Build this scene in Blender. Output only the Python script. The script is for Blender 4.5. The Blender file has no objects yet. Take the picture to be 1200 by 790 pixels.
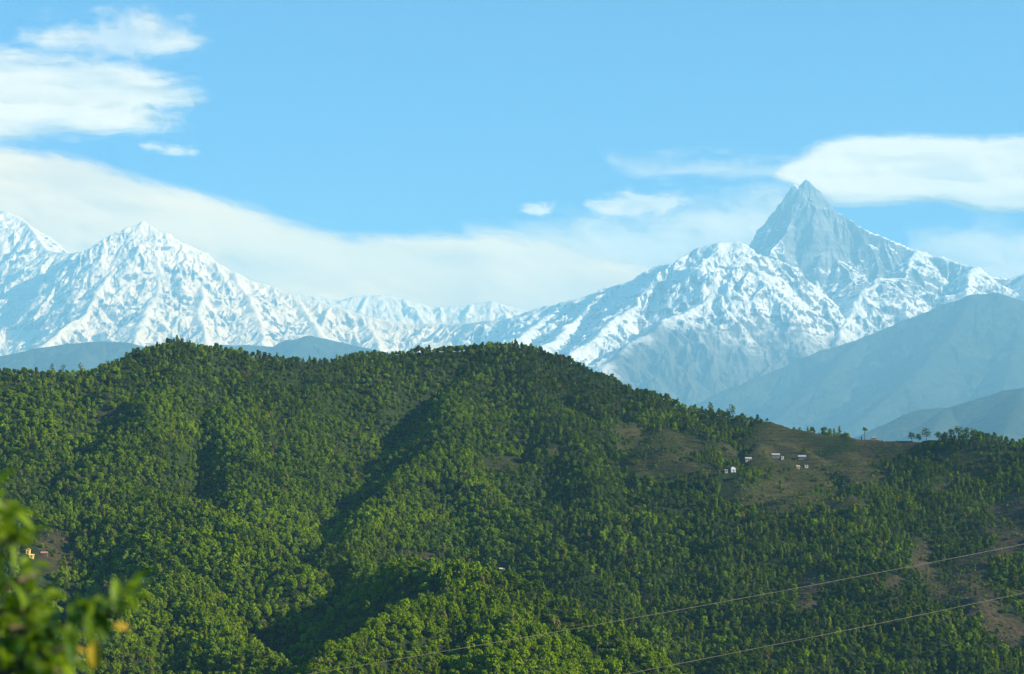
import bpy, bmesh, math, random
import numpy as np
from mathutils import Vector, Matrix

# ------------------------------------------------------------------ camera, sky, sun, exposure
scene = bpy.context.scene
R = math.radians
C = scene.collection
rng = np.random.default_rng(7)
random.seed(7)

CAM = np.array([0.0, 0.0, 1600.0])
FPX = 2500.0                     # focal length in photo pixels (photo 1200 wide)
PITCH = math.atan((690 - 395) / FPX)
cp, sp = math.cos(PITCH), math.sin(PITCH)

cd = bpy.data.cameras.new('camera')
cam = bpy.data.objects.new('camera', cd)
C.objects.link(cam)
cam.location = CAM
cam.rotation_euler = (math.pi / 2 + PITCH, 0, 0)
cd.sensor_width = 36
cd.lens = 36 * FPX / 1200
cd.clip_start = 0.1
cd.clip_end = 300000
cd.dof.use_dof = True
cd.dof.focus_distance = 1600
cd.dof.aperture_fstop = cd.lens / 18.0      # an 18 mm wide aperture
scene.camera = cam

SUN_EL, SUN_AZ = R(23.5), R(108)              # azimuth clockwise from +Y (north)
sun_dir = Vector((math.sin(SUN_AZ) * math.cos(SUN_EL), math.cos(SUN_AZ) * math.cos(SUN_EL), math.sin(SUN_EL)))
world = bpy.data.worlds.new('World')
scene.world = world
world.use_nodes = True
wn, wl = world.node_tree.nodes, world.node_tree.links
wn.clear()
sky = wn.new('ShaderNodeTexSky')
sky.sky_type = 'NISHITA'
sky.sun_disc = False
sky.sun_elevation = SUN_EL
sky.sun_rotation = SUN_AZ
sky.altitude = 1600
sky.air_density = 1.0
sky.dust_density = 0.4
sky.ozone_density = 1.0
tint = wn.new('ShaderNodeMix'); tint.data_type = 'RGBA'; tint.blend_type = 'MULTIPLY'
tint.inputs[0].default_value = 1.0
tint.inputs[7].default_value = (0.0, 0.45, 0.96, 1)
bg = wn.new('ShaderNodeBackground'); bg.inputs[1].default_value = 0.055
wo = wn.new('ShaderNodeOutputWorld')
wl.new(sky.outputs[0], tint.inputs[6]); wl.new(tint.outputs[2], bg.inputs[0]); wl.new(bg.outputs[0], wo.inputs[0])

sd = bpy.data.lights.new('sun', 'SUN')
sd.energy = 5.0
sd.angle = R(0.53)
sd.color = (1.0, 0.87, 0.63)
so = bpy.data.objects.new('sun', sd)
C.objects.link(so)
so.rotation_euler = sun_dir.to_track_quat('Z', 'Y').to_euler()
so.location = (300, -300, 2200)

scene.view_settings.view_transform = 'Standard'
scene.view_settings.look = 'None'
scene.view_settings.exposure = 1.68
scene.view_settings.gamma = 1
cy = scene.cycles
cy.volume_bounces = 2
cy.max_bounces = 6
cy.diffuse_bounces = 2
cy.transparent_max_bounces = 24
cy.use_denoising = True
cy.denoising_input_passes = 'RGB_ALBEDO_NORMAL'
cy.denoising_prefilter = 'ACCURATE'
cy.denoiser = 'OPENIMAGEDENOISE'
cy.caustics_reflective = False
cy.caustics_refractive = False

HAZE_DENSITY = 3.4e-5
HAZE_ANISO = 0.0
HAZE_COLOR = (0.32, 0.71, 0.97, 1)

# ------------------------------------------------------------------ helpers
def at(px, py, Y):
    """world point seen at photo pixel (px, py) at distance Y north of the camera"""
    xc = (px - 600) / FPX
    yc = (395 - py) / FPX
    dy = cp - yc * sp
    dz = sp + yc * cp
    return np.array([xc / dy * Y, Y, CAM[2] + dz / dy * Y])

def project(P):
    d = np.asarray(P, float) - CAM
    f = d[..., 1] * cp + d[..., 2] * sp
    u = -d[..., 1] * sp + d[..., 2] * cp
    return 600 + FPX * d[..., 0] / f, 395 - FPX * u / f

def hash2(ix, iy, seed):
    h = (ix.astype(np.uint32) * np.uint32(374761393) + iy.astype(np.uint32) * np.uint32(668265263) + np.uint32((seed * 974711 + 1013904223) & 0xffffffff))
    h = (h ^ (h >> np.uint32(13))) * np.uint32(1274126177)
    h = (h ^ (h >> np.uint32(15))) * np.uint32(2246822519)
    return h ^ (h >> np.uint32(16))

def perlin(x, y, seed=0):
    x = np.asarray(x, float); y = np.asarray(y, float)
    xi = np.floor(x).astype(np.int64); yi = np.floor(y).astype(np.int64)
    xf = x - xi; yf = y - yi
    u = xf * xf * xf * (xf * (xf * 6 - 15) + 10)
    v = yf * yf * yf * (yf * (yf * 6 - 15) + 10)
    def g(ox, oy):
        a = hash2(xi + ox, yi + oy, seed).astype(np.float64) * (2 * math.pi / 4294967296.0)
        return np.cos(a) * (xf - ox) + np.sin(a) * (yf - oy)
    n0 = g(0, 0) * (1 - u) + g(1, 0) * u
    n1 = g(0, 1) * (1 - u) + g(1, 1) * u
    return (n0 * (1 - v) + n1 * v) * 1.5

def fbm(x, y, octaves=5, seed=0, gain=0.5, lac=2.03):
    s = 0; a = 1; n = 0
    for k in range(octaves):
        s = s + a * perlin(x, y, seed + k * 17); n += a
        a *= gain; x = x * lac + 13.7; y = y * lac - 7.3
    return s / n

def ridged(x, y, octaves=5, seed=0, gain=0.5, lac=2.07):
    s = 0; a = 1; n = 0; w = 1
    for k in range(octaves):
        r = 1 - np.abs(perlin(x, y, seed + k * 31)); r = r * r
        s = s + a * r * w; n += a
        w = np.clip(r * 1.4, 0, 1)
        a *= gain; x = x * lac + 5.1; y = y * lac + 9.2
    return s / n

def smooth(a, b, x):
    t = np.clip((x - a) / (b - a), 0, 1)
    return t * t * (3 - 2 * t)

def ridge_field(X, Y, ridges, soft=0.0):
    """height as the upper envelope of sloping ridges; returns height, along-ridge s, distance t
    ridges: list of (points Nx3, slope_left, slope_right, rounding, power)"""
    H = np.full(X.shape, -1e9); S = np.zeros_like(X); T = np.zeros_like(X)
    off = 0.0
    for pts, sl, sr, rnd in ridges:
        bh = np.full(X.shape, -1e9); bS = np.zeros_like(X); bT = np.zeros_like(X)
        arc = off
        for k in range(len(pts) - 1):
            a, b = pts[k], pts[k + 1]
            ex, ey = b[0] - a[0], b[1] - a[1]
            L2 = ex * ex + ey * ey + 1e-9; L = math.sqrt(L2)
            t = np.clip(((X - a[0]) * ex + (Y - a[1]) * ey) / L2, 0, 1)
            dx = X - (a[0] + t * ex); dy = Y - (a[1] + t * ey)
            d = np.sqrt(dx * dx + dy * dy)
            side = (ex * (Y - a[1]) - ey * (X - a[0])) / (L * np.maximum(d, 1e-6))   # +1 left of travel
            w = 0.5 + 0.5 * np.clip(side, -1, 1)
            slope = sl * w + sr * (1 - w)
            h = a[2] + t * (b[2] - a[2]) - slope * (np.sqrt(d * d + rnd * rnd) - rnd)
            m = h > bh
            bS = np.where(m, arc + t * L, bS); bT = np.where(m, d, bT)
            bh = np.maximum(bh, h)
            arc += L
        m = bh > H
        S = np.where(m, bS, S); T = np.where(m, bT, T)
        if soft > 0:
            k = np.clip(1 - np.abs(bh - H) / soft, 0, 1)
            H = np.maximum(H, bh) + soft * 0.25 * k * k
        else:
            H = np.maximum(H, bh)
        off = arc + 5000.0
    return H, S, T

def sub_ridges(ridges, spacing, length, grad, grad2, slope, seed, drop=0.0, wig=0.25, skip=0.0):
    """buttresses running down both flanks of the given ridges"""
    r = random.Random(seed); out = []
    for pts, sl, sr, rnd in ridges:
        seg = np.linalg.norm(np.diff(pts[:, :2], axis=0), axis=1); L = seg.sum()
        cum = np.concatenate([[0], np.cumsum(seg)])
        for sgn in (-1, 1):
            base = sl if sgn > 0 else sr
            q = spacing * r.uniform(0.2, 1)
            while q < L:
                k = min(int(np.searchsorted(cum, q, side='right')) - 1, len(seg) - 1)
                f = (q - cum[k]) / seg[k]
                p = pts[k] * (1 - f) + pts[k + 1] * f
                d = (pts[k + 1] - pts[k]); dirn = d[:2] / (np.linalg.norm(d[:2]) + 1e-9)
                down = -1 if d[2] > 0 else 1
                nrm = np.array([-dirn[1], dirn[0]]) * sgn
                steep = min(1.0, abs(d[2]) / (np.linalg.norm(d[:2]) + 1e-9) / max(base, .1))
                v = nrm * r.uniform(0.75, 1.0) + dirn * down * (0.25 + 0.75 * steep) * r.uniform(0.5, 1.1)
                v /= np.linalg.norm(v)
                ln = length * r.uniform(0.55, 1.35)
                z = p[2] - drop * r.uniform(0.2, 1.0)
                P = [np.array([p[0], p[1], z])]
                n = 4
                for j in range(n):
                    t_ = (j + 1) / n
                    g = base * (grad if j < 2 else grad2) * r.uniform(0.85, 1.15)
                    a_ = r.uniform(-wig, wig); c_, s_ = math.cos(a_), math.sin(a_)
                    v = np.array([v[0] * c_ - v[1] * s_, v[0] * s_ + v[1] * c_])
                    st = ln / n
                    last = P[-1]
                    P.append(np.array([last[0] + v[0] * st, last[1] + v[1] * st, last[2] - g * st]))
                if r.random() >= skip:
                    sb = max(slope, base * 1.08)
                    out.append((np.array(P), sb * r.uniform(0.88, 1.2), sb * r.uniform(0.88, 1.2), rnd * 0.4))
                q += spacing * r.uniform(0.55, 1.45)
    return out

def add_ridges(H, X, Y, ridges, reach, polar):
    """raise H to the local ridges; X, Y a grid (rows share Y when polar is None, or U columns and log rows)"""
    rows = Y[:, 0]
    for pts, sl, sr, rnd in ridges:
        y0, y1 = pts[:, 1].min() - reach, pts[:, 1].max() + reach
        x0, x1 = pts[:, 0].min() - reach, pts[:, 0].max() + reach
        j0, j1 = np.searchsorted(rows, y0), np.searchsorted(rows, y1)
        if j1 - j0 < 2: continue
        if polar is not None:
            ym = 0.5 * (max(y0, rows[0]) + min(y1, rows[-1]))
            i0, i1 = np.searchsorted(polar, (x0 if x0 > 0 else x0 * 1.03) / ym * 0.99 - 0.002), np.searchsorted(polar, x1 / ym + 0.004)
        else:
            i0, i1 = np.searchsorted(X[0], x0), np.searchsorted(X[0], x1)
        if i1 - i0 < 2: continue
        h, _, _ = ridge_field(X[j0:j1, i0:i1], Y[j0:j1, i0:i1], [(pts, sl, sr, rnd)])
        H[j0:j1, i0:i1] = np.maximum(H[j0:j1, i0:i1], h)
    return H

def setp(o, **kw):
    for k, v in kw.items():
        if v is not None: o[k] = v
    return o

def grid_mesh(name, V, nu, nv, mat, smooth_shade=True, attrs=None):
    me = bpy.data.meshes.new(name)
    n = nu * nv
    me.vertices.add(n)
    me.vertices.foreach_set('co', np.ascontiguousarray(V.reshape(-1, 3), dtype=np.float32).ravel())
    j, i = np.meshgrid(np.arange(nv - 1), np.arange(nu - 1), indexing='ij')
    a = (j * nu + i).ravel()
    F = np.stack([a, a + 1, a + 1 + nu, a + nu], 1).astype(np.int32)
    me.loops.add(F.size); me.polygons.add(len(F))
    me.loops.foreach_set('vertex_index', F.ravel())
    me.polygons.foreach_set('loop_start', np.arange(len(F), dtype=np.int32) * 4)
    me.polygons.foreach_set('use_smooth', np.full(len(F), smooth_shade))
    me.update(calc_edges=True)
    for k, arr in (attrs or {}).items():
        at_ = me.attributes.new(k, 'FLOAT', 'POINT')
        at_.data.foreach_set('value', np.ascontiguousarray(arr, dtype=np.float32).ravel())
    me.materials.append(mat)
    o = bpy.data.objects.new(name, me)
    C.objects.link(o)
    return o

class NT:
    """small node-tree writer"""
    def __init__(self, name):
        self.m = bpy.data.materials.new(name); self.m.use_nodes = True
        self.t = self.m.node_tree; self.t.nodes.clear()
        self.out = self.n('ShaderNodeOutputMaterial')
    def n(self, typ, **kw):
        x = self.t.nodes.new(typ)
        for k, v in kw.items(): setattr(x, k, v)
        return x
    def l(self, a, b): self.t.links.new(a, b)
    def val(self, sock, v):
        if hasattr(v, 'is_output'): self.l(v, sock)
        else: sock.default_value = v
    def math(self, op, a, b=0.0, c=None, clamp=False):
        x = self.n('ShaderNodeMath', operation=op); x.use_clamp = clamp
        self.val(x.inputs[0], a); self.val(x.inputs[1], b)
        if c is not None: self.val(x.inputs[2], c)
        return x.outputs[0]
    def mapr(self, v, a, b, c=0.0, d=1.0):
        x = self.n('ShaderNodeMapRange'); x.interpolation_type = 'SMOOTHSTEP'
        self.val(x.inputs[0], v); x.inputs[1].default_value = a; x.inputs[2].default_value = b
        x.inputs[3].default_value = c; x.inputs[4].default_value = d
        return x.outputs[0]
    def mix(self, f, a, b, blend='MIX'):
        x = self.n('ShaderNodeMix', data_type='RGBA', blend_type=blend)
        self.val(x.inputs[0], f)
        for s, v in ((x.inputs[6], a), (x.inputs[7], b)):
            self.val(s, v if hasattr(v, 'is_output') else (*v, 1) if len(v) == 3 else v)
        return x.outputs[2]
    def pos(self): return self.n('ShaderNodeNewGeometry').outputs['Position']
    def noise(self, vec, scale, detail=5, rough=0.55, dist=0.0):
        x = self.n('ShaderNodeTexNoise'); self.l(vec, x.inputs['Vector'])
        x.inputs['Scale'].default_value = scale; x.inputs['Detail'].default_value = detail
        x.inputs['Roughness'].default_value = rough; x.inputs['Distortion'].default_value = dist
        return x.outputs[0]
    def scalev(self, vec, s):
        x = self.n('ShaderNodeMapping'); self.l(vec, x.inputs[0]); x.inputs['Scale'].default_value = s
        return x.outputs[0]
    def bsdf(self, color, rough=0.8, spec=0.2, normal=None, **kw):
        x = self.n('ShaderNodeBsdfPrincipled')
        self.val(x.inputs['Base Color'], color if hasattr(color, 'is_output') else (*color, 1))
        self.val(x.inputs['Roughness'], rough); x.inputs['Specular IOR Level'].default_value = spec
        for k, v in kw.items(): self.val(x.inputs[k], v)
        if normal is not None: self.l(normal, x.inputs['Normal'])
        self.l(x.outputs[0], self.out.inputs[0])
        return x
    def bump(self, h, strength, dist):
        x = self.n('ShaderNodeBump'); self.l(h, x.inputs['Height'])
        x.inputs['Strength'].default_value = strength; x.inputs['Distance'].default_value = dist
        return x.outputs[0]

def simple_mat(name, col, rough=0.7, var=0.25, scale=2.0, spec=0.3):
    t = NT(name)
    tc = t.n('ShaderNodeTexCoord').outputs['Object']
    n = t.noise(tc, scale, 6, 0.6)
    c = t.mix(t.mapr(n, 0.3, 0.7), tuple(x * (1 - var) for x in col), tuple(min(1, x * (1 + var)) for x in col))
    t.bsdf(c, rough, spec)
    return t.m

# ------------------------------------------------------------------ materials of the land
def mountain_material(name, snow_col):
    t = NT(name)
    g = t.n('ShaderNodeNewGeometry')
    P = g.outputs['Position']
    sx = t.n('ShaderNodeSeparateXYZ'); t.l(g.outputs['Normal'], sx.inputs[0])
    px = t.n('ShaderNodeSeparateXYZ'); t.l(P, px.inputs[0])
    big = t.noise(P, 1 / 1400, 6, 0.6)
    fine = t.noise(P, 1 / 130, 7, 0.65)
    streak = t.noise(t.scalev(P, (1 / 90, 1 / 90, 1 / 700)), 1.0, 5, 0.6)
    strata = t.noise(t.scalev(P, (1 / 1800, 1 / 1800, 1 / 150)), 1.0, 5, 0.65, 0.9)
    # snow clings where it is not too steep
    nz = t.math('ADD', sx.outputs[2], t.math('MULTIPLY', t.math('SUBTRACT', fine, 0.5), 0.42))
    nz = t.math('ADD', nz, t.math('MULTIPLY', t.math('SUBTRACT', streak, 0.5), 0.30))
    nz = t.math('ADD', nz, t.math('MULTIPLY', t.math('SUBTRACT', strata, 0.5), 0.62))
    at_ = t.n('ShaderNodeAttribute', attribute_name='bare'); bare = at_.outputs['Fac']
    nz = t.math('SUBTRACT', nz, bare)
    hang = t.mapr(nz, 0.50, 0.62)
    zz = t.math('ADD', px.outputs[2], t.math('MULTIPLY', t.math('SUBTRACT', big, 0.5), 1700.0))
    zz = t.math('ADD', zz, t.math('MULTIPLY', t.math('SUBTRACT', fine, 0.5), 700.0))
    line = t.n('ShaderNodeAttribute', attribute_name='snowline').outputs['Fac']
    alt = t.mapr(t.math('SUBTRACT', zz, line), -250.0, 350.0)
    snow = t.math('MULTIPLY', hang, alt)
    rock = t.mix(t.mapr(strata, 0.35, 0.65), (0.08, 0.076, 0.072), (0.19, 0.175, 0.16))
    rock = t.mix(t.mapr(streak, 0.55, 0.75), rock, (0.30, 0.29, 0.28))
    low = t.mix(t.mapr(fine, 0.35, 0.65), (0.035, 0.045, 0.025), (0.10, 0.085, 0.05))
    base = t.mix(t.mapr(t.math('SUBTRACT', zz, line), -900.0, 300.0), low, rock)
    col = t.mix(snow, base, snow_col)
    b = t.bump(t.math('ADD', fine, t.math('MULTIPLY', streak, 0.5)), 0.7, 60.0)
    t.bsdf(col, 0.7, 0.15, b)
    return t.m

def far_forest_material(name, a, b):
    t = NT(name)
    P = t.pos()
    n1 = t.noise(P, 1 / 700, 6, 0.6); n2 = t.noise(P, 1 / 60, 5, 0.65)
    c = t.mix(t.mapr(n1, 0.35, 0.65), a, b)
    c = t.mix(t.mapr(n2, 0.3, 0.7), tuple(x * 0.6 for x in a), c)
    t.bsdf(c, 0.95, 0.05, t.bump(n2, 0.8, 25.0))
    return t.m

def hill_material():
    t = NT('hillside_soil_and_grass')
    P = t.pos()
    n1 = t.noise(P, 1 / 45, 6, 0.6); n2 = t.noise(P, 1 / 4.0, 6, 0.65)
    n3 = t.noise(t.scalev(P, (1 / 26, 1 / 26, 1 / 1.6)), 1.0, 4, 0.6)
    field = t.n('ShaderNodeAttribute', attribute_name='field').outputs['Fac']
    red = t.n('ShaderNodeAttribute', attribute_name='scrub').outputs['Fac']
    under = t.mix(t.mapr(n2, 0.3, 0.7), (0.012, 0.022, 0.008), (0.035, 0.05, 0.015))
    grass = t.mix(t.mapr(n1, 0.35, 0.65), (0.036, 0.042, 0.014), (0.064, 0.054, 0.024))
    grass = t.mix(t.mapr(n3, 0.5, 0.66), grass, (0.03, 0.028, 0.016))
    grass = t.mix(t.mapr(n2, 0.52, 0.72), grass, (0.022, 0.034, 0.01))
    pz = t.n('ShaderNodeSeparateXYZ'); t.l(P, pz.inputs[0])
    fr = t.math('FRACT', t.math('ADD', t.math('DIVIDE', pz.outputs[2], 4.6), t.math("MULTIPLY", n1, 5.0)))
    grass = t.mix(t.mapr(fr, 0.66, 0.9, 0.0, 0.7), grass, (0.018, 0.020, 0.009))
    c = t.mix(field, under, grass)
    dry = t.mix(t.mapr(n2, 0.35, 0.65), (0.030, 0.027, 0.015), (0.072, 0.055, 0.033))
    c = t.mix(red, c, dry)
    t.bsdf(c, 0.95, 0.05, t.bump(n2, 0.9, 1.2))
    return t.m

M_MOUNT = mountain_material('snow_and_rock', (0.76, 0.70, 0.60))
M_SUN_TINT = mountain_material('sunlight_tinted_snow_and_rock', (0.84, 0.65, 0.42))  # snow colour carries the warm sunlight as a painted cream tint
M_MID = far_forest_material('far_wooded_slopes', (0.03, 0.045, 0.022), (0.075, 0.075, 0.04))
M_HILL = hill_material()

# ------------------------------------------------------------------ far mountains
FAR_K = 1.35      # kilometres to the snow range, as a multiple of the distances noted below
def R_(*pts, sl=0.8, sr=None, rnd=40.0):
    return (np.array([at(p[0], p[1], p[2] * FAR_K) for p in pts]), sl, sl if sr is None else sr, rnd)

def mountain(name, ridges, px0, px1, y0, y1, nu, nv, seed, amp, floor, flute=120.0, fl_s=260.0, mat=None, label=None, snowline=4000.0, bare=None, subs=False):
    u = np.linspace((px0 - 600) / FPX, (px1 - 600) / FPX, nu)
    y0, y1 = y0 * FAR_K, y1 * FAR_K
    v = y0 * (y1 / y0) ** np.linspace(0, 1, nv)
    Yg, U = np.meshgrid(v, u, indexing='ij')
    X = U * Yg
    # wander of the ridge lines
    wx = X + 160 * amp * fbm(X / 900, Yg / 900, 4, seed + 3)
    wy = Yg + 160 * amp * fbm(X / 900, Yg / 900, 4, seed + 4)
    H, S, T = ridge_field(wx, wy, ridges)
    if subs:
        r1 = sub_ridges([q for q in ridges if q[1] < 1.3], 800, 1500, 0.62, 0.95, 1.0, seed + 70, 10)
        H = add_ridges(H, wx, wy, r1, 1150, u)
        r2 = sub_ridges(ridges + r1, 400, 680, 0.60, 0.95, 1.15, seed + 71, 6)
        H = add_ridges(H, wx, wy, r2, 420, u)
        r3 = sub_ridges(r1 + r2, 190, 260, 0.6, 1.0, 1.2, seed + 72, 4, skip=0.35)
        H = add_ridges(H, wx, wy, r3, 180, u)
    near = smooth(0, 500, T)
    H = H + amp * (150 if subs else 520) * (ridged(X / 1500, Yg / 1500, 6, seed, 0.5) - 0.42) * (0.10 + 0.90 * near)
    H = H + amp * (60 if subs else 190) * (ridged(X / 420, Yg / 420, 5, seed + 9, 0.52) - 0.45) * (0.32 + 0.68 * smooth(0, 250, T))
    fl = ridged(S / fl_s + 0.5 * fbm(X / 500, Yg / 500, 3, seed + 5), T / 1900.0, 4, seed + 6, 0.55) - 0.45
    H = H + flute * fl * smooth(0, 420, T)
    H = H + amp * 20 * fbm(X / 70, Yg / 70, 4, seed + 8, 0.6) * (0.4 + 0.6 * near)
    H = np.maximum(H, floor + 40 * fbm(X / 600, Yg / 600, 4, seed + 2))
    V = np.stack([X, Yg, H], -1)
    PX, PY = project(V)
    a = {'snowline': np.full(H.shape, snowline) if not callable(snowline) else snowline(PX, PY),
         'bare': np.zeros(H.shape) if bare is None else bare(PX, PY)}
    o = grid_mesh(name, V, nu, nv, mat or M_MOUNT, True, a)
    setp(o, kind='structure', label=label)
    return o

LEFT = [
    R_((-220, 225, 33000), (-60, 236, 33000), (0, 245, 33000), (15, 254, 32800), (30, 262, 32500), (42, 276, 32000), (57, 294, 31200), sl=0.9),
    R_((57, 294, 31200), (80, 297, 30900), (105, 294, 30600), (125, 292, 30400), (140, 280, 30200), (155, 267, 30050), (168, 259, 30000),
       (176, 264, 29950), (190, 272, 29900), (205, 282, 29800), (225, 293, 29700), (250, 306, 29600), (270, 318, 29500), (290, 329, 29450),
       (320, 336, 29350), (345, 346, 29200), (370, 352, 29100), (400, 361, 28900), (430, 371, 28800), (470, 380, 28700), (520, 380, 28500), (560, 378, 28000), (600, 373, 27500), (640, 365, 27000), sl=0.85),
    R_((168, 259, 30000), (178, 290, 29500), (190, 320, 28900), (182, 348, 28300), (165, 382, 27300), (150, 415, 26300), (150, 460, 25000), sl=0.85),
    R_((168, 259, 30000), (152, 292, 29500), (122, 332, 28600), (90, 372, 27600), (50, 405, 26500), (30, 450, 25300), sl=0.85),
    R_((225, 293, 29700), (236, 327, 29000), (232, 362, 28000), (242, 402, 27000), (250, 450, 25500), sl=0.85),
    R_((270, 318, 29500), (292, 347, 28800), (302, 382, 27800), (315, 415, 26800), sl=0.85),
    R_((345, 346, 29200), (362, 372, 28500), (380, 402, 27500), (390, 440, 26000), sl=0.85),
    R_((57, 294, 31200), (40, 332, 30000), (18, 372, 29000), (-12, 405, 28000), sl=0.8),
    R_((15, 254, 32800), (2, 302, 31500), (-20, 352, 30500), (-60, 400, 29500), sl=0.8),
    R_((105, 294, 30600), (84, 342, 29500), (58, 382, 28500), (40, 430, 27000), sl=0.85),
    R_((430, 371, 28800), (442, 397, 28000), (450, 425, 27000), sl=0.8),
    R_((520, 380, 28500), (530, 405, 27500), (540, 440, 26500), sl=0.8),
]
FAR = [R_((330, 342, 36500), (400, 352, 36500), (420, 347, 36500), (450, 346, 36500), (480, 352, 36500), (510, 361, 36500), (540, 358, 36500), (575, 353, 36500), (605, 361, 36500), (650, 372, 36500), (700, 380, 36500), sl=0.6),
       R_((450, 346, 36500), (460, 375, 35500), (465, 400, 34500), sl=0.7), R_((575, 353, 36500), (570, 380, 35500), (565, 400, 34500), sl=0.7),
       R_((510, 361, 36500), (505, 385, 35500), sl=0.7), R_((400, 352, 36500), (405, 385, 35500), sl=0.7)]
RIGHT = [
    R_((945, 209, 28000), (938, 219, 28000), (931, 217, 28000), (925, 227, 27980), (915, 240, 27950), (900, 254, 27900), (885, 272, 27850), (876, 288, 27800), (840, 330, 27600), (800, 360, 27300), sl=2.1, rnd=12),
    R_((945, 209, 28000), (952, 218, 28000), (962, 229, 27950), (970, 239, 27900), (978, 249, 27850), (990, 251, 27800), (1005, 259, 27700), (1015, 269, 27650), (1035, 278, 27600),
       (1055, 286, 27550), (1072, 293, 27500), (1080, 298, 27450), (1100, 301, 27350), (1120, 308, 27200), (1140, 313, 27000), (1152, 323, 27000), (1175, 326, 27000), (1200, 321, 27000), (1300, 330, 27000), (1420, 325, 27000), sl=1.9, rnd=12),
    R_((845, 284, 25600), (820, 293, 25700), (800, 304, 25800), (770, 312, 25900), (760, 323, 26000), (730, 331, 26200), (700, 341, 26400), (680, 349, 26500), (650, 357, 26700), (620, 363, 26900), (590, 376, 27200), sl=0.85),
    R_((845, 284, 25600), (860, 283, 25600), (869, 292, 25900), (880, 300, 26500), sl=0.85),
    R_((945, 209, 28000), (922, 262, 27500), (911, 287, 27000), (888, 322, 26200), (862, 352, 25500), (832, 388, 24500), (792, 428, 23500), (750, 470, 22300), sl=1.35, rnd=15),
    R_((945, 209, 28000), (964, 264, 27500), (986, 302, 27000), (1002, 338, 26300), (962, 368, 25300), (930, 400, 24300), (880, 450, 23000), sl=1.35, rnd=15),
    R_((978, 249, 27850), (992, 285, 27450), (1002, 315, 27100), sl=1.7, rnd=10), R_((1005, 259, 27700), (1024, 298, 27300), (1030, 320, 27000), sl=1.7, rnd=10),
    R_((1035, 278, 27600), (1042, 305, 27250), (1050, 330, 26900), sl=1.6, rnd=10), R_((925, 227, 27980), (905, 262, 27700), (895, 290, 27400), sl=1.8, rnd=10),
    R_((931, 217, 28000), (934, 240, 27800), (928, 258, 27650), sl=2.2, rnd=6),
    R_((1075, 294, 27500), (1060, 326, 26600), (1025, 326, 26000), (990, 372, 25000), (985, 405, 24000), (960, 455, 22500), sl=0.85),
    R_((845, 284, 25600), (850, 322, 25000), (822, 352, 24500), (790, 374, 24000), (740, 404, 23000), (700, 440, 22000), sl=0.85),
    R_((770, 312, 25900), (760, 347, 25300), (722, 372, 24500), (690, 398, 23500), (650, 430, 22500), sl=0.85),
    R_((700, 341, 26400), (680, 372, 25500), (650, 394, 24500), (610, 420, 23500), sl=0.85),
    R_((650, 357, 26700), (630, 382, 25800), (590, 405, 24500), sl=0.85),
    R_((1140, 313, 27000), (1128, 352, 25500), (1100, 384, 24500), (1080, 430, 23000), sl=0.85),
    R_((1200, 321, 27000), (1200, 360, 25500), (1190, 400, 24000), sl=0.85),
    R_((1300, 330, 27000), (1290, 380, 25500), sl=0.85),
]
def bump2(px, py, cx, cy, rx, ry): return np.exp(-((px - cx) / rx) ** 2 - ((py - cy) / ry) ** 2)
mountain('snow_mountain', LEFT, -120, 700, 23500, 34500, 1150, 470, 11, 1.0, 900, 50.0, mat=M_SUN_TINT, subs=True, label='snowy pyramid peak with rock bands rising behind the wooded hill', snowline=4430.0, bare=lambda px, py: 0.035 * smooth(305, 345, py))
mountain('snow_mountain', FAR, 300, 730, 33000, 38500, 450, 170, 23, 0.8, 1500, 50.0, mat=M_SUN_TINT, subs=True, label='low far snow crest between the two big snowy peaks', snowline=2800.0)
mountain('snow_mountain', RIGHT, 520, 1330, 20500, 29500, 1150, 480, 37, 1.3, 900, 50.0, subs=True,
         label='sharp fishtail peak with bare summit cone and snowy shoulders',
         snowline=lambda px, py: 4300.0 + 1150 * smooth(650, 800, px),
         bare=lambda px, py: 0.34 * bump2(px, py, 965, 262, 70, 55) + 0.2 * bump2(px, py, 1060, 330, 60, 25))
MID1 = [R_((-200, 410, 19500), (-50, 417, 19500), (0, 418, 19500), (40, 409, 19500), (80, 403, 19500), (120, 400, 19500), (150, 402, 19500), (180, 408, 19500), (230, 414, 19500), (255, 404, 20500), (290, 405, 20800), (325, 407, 21000),
           (345, 399, 21000), (360, 393, 21000), (380, 396, 21000), (400, 401, 21000), (440, 410, 21000), (500, 430, 21000), sl=0.5),
        R_((100, 402, 19500), (90, 430, 18500), (80, 470, 17500), sl=0.5), R_((40, 409, 19500), (20, 440, 18500), sl=0.5), R_((360, 393, 21000), (340, 420, 20000), (330, 460, 19000), sl=0.5), R_((265, 404, 20600), (250, 430, 19600), sl=0.5)]
mountain('foothill_ridge', MID1, -150, 560, 16500, 22000, 700, 140, 51, 0.22, 800, 40, 300, M_MID, 'blue hazy ridge showing low behind the hill')
MID2 = [R_((640, 560, 20700), (760, 505, 21275), (830, 472, 21850), (880, 447, 22195), (930, 426, 22540), (970, 409, 22770), (1010, 396, 22885), (1060, 376, 23000), (1100, 359, 23000), (1140, 345, 23000), (1165, 343, 23000), (1200, 353, 23000), (1260, 352, 23000), (1380, 360, 23000), sl=0.55),
        R_((1140, 345, 23000), (1110, 400, 21620), (1060, 450, 20125), (1000, 500, 18975), sl=0.55), R_((1200, 353, 23000), (1190, 410, 21275), (1170, 470, 19550), sl=0.55), R_((1010, 396, 22885), (960, 450, 21275), (900, 500, 20125), sl=0.5)]
mountain('foothill_ridge', MID2, 620, 1330, 17800, 24150, 750, 200, 63, 0.35, 800, 60, 300, M_MID, 'broad blue mountain flank in haze below the sharp peak')
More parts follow.
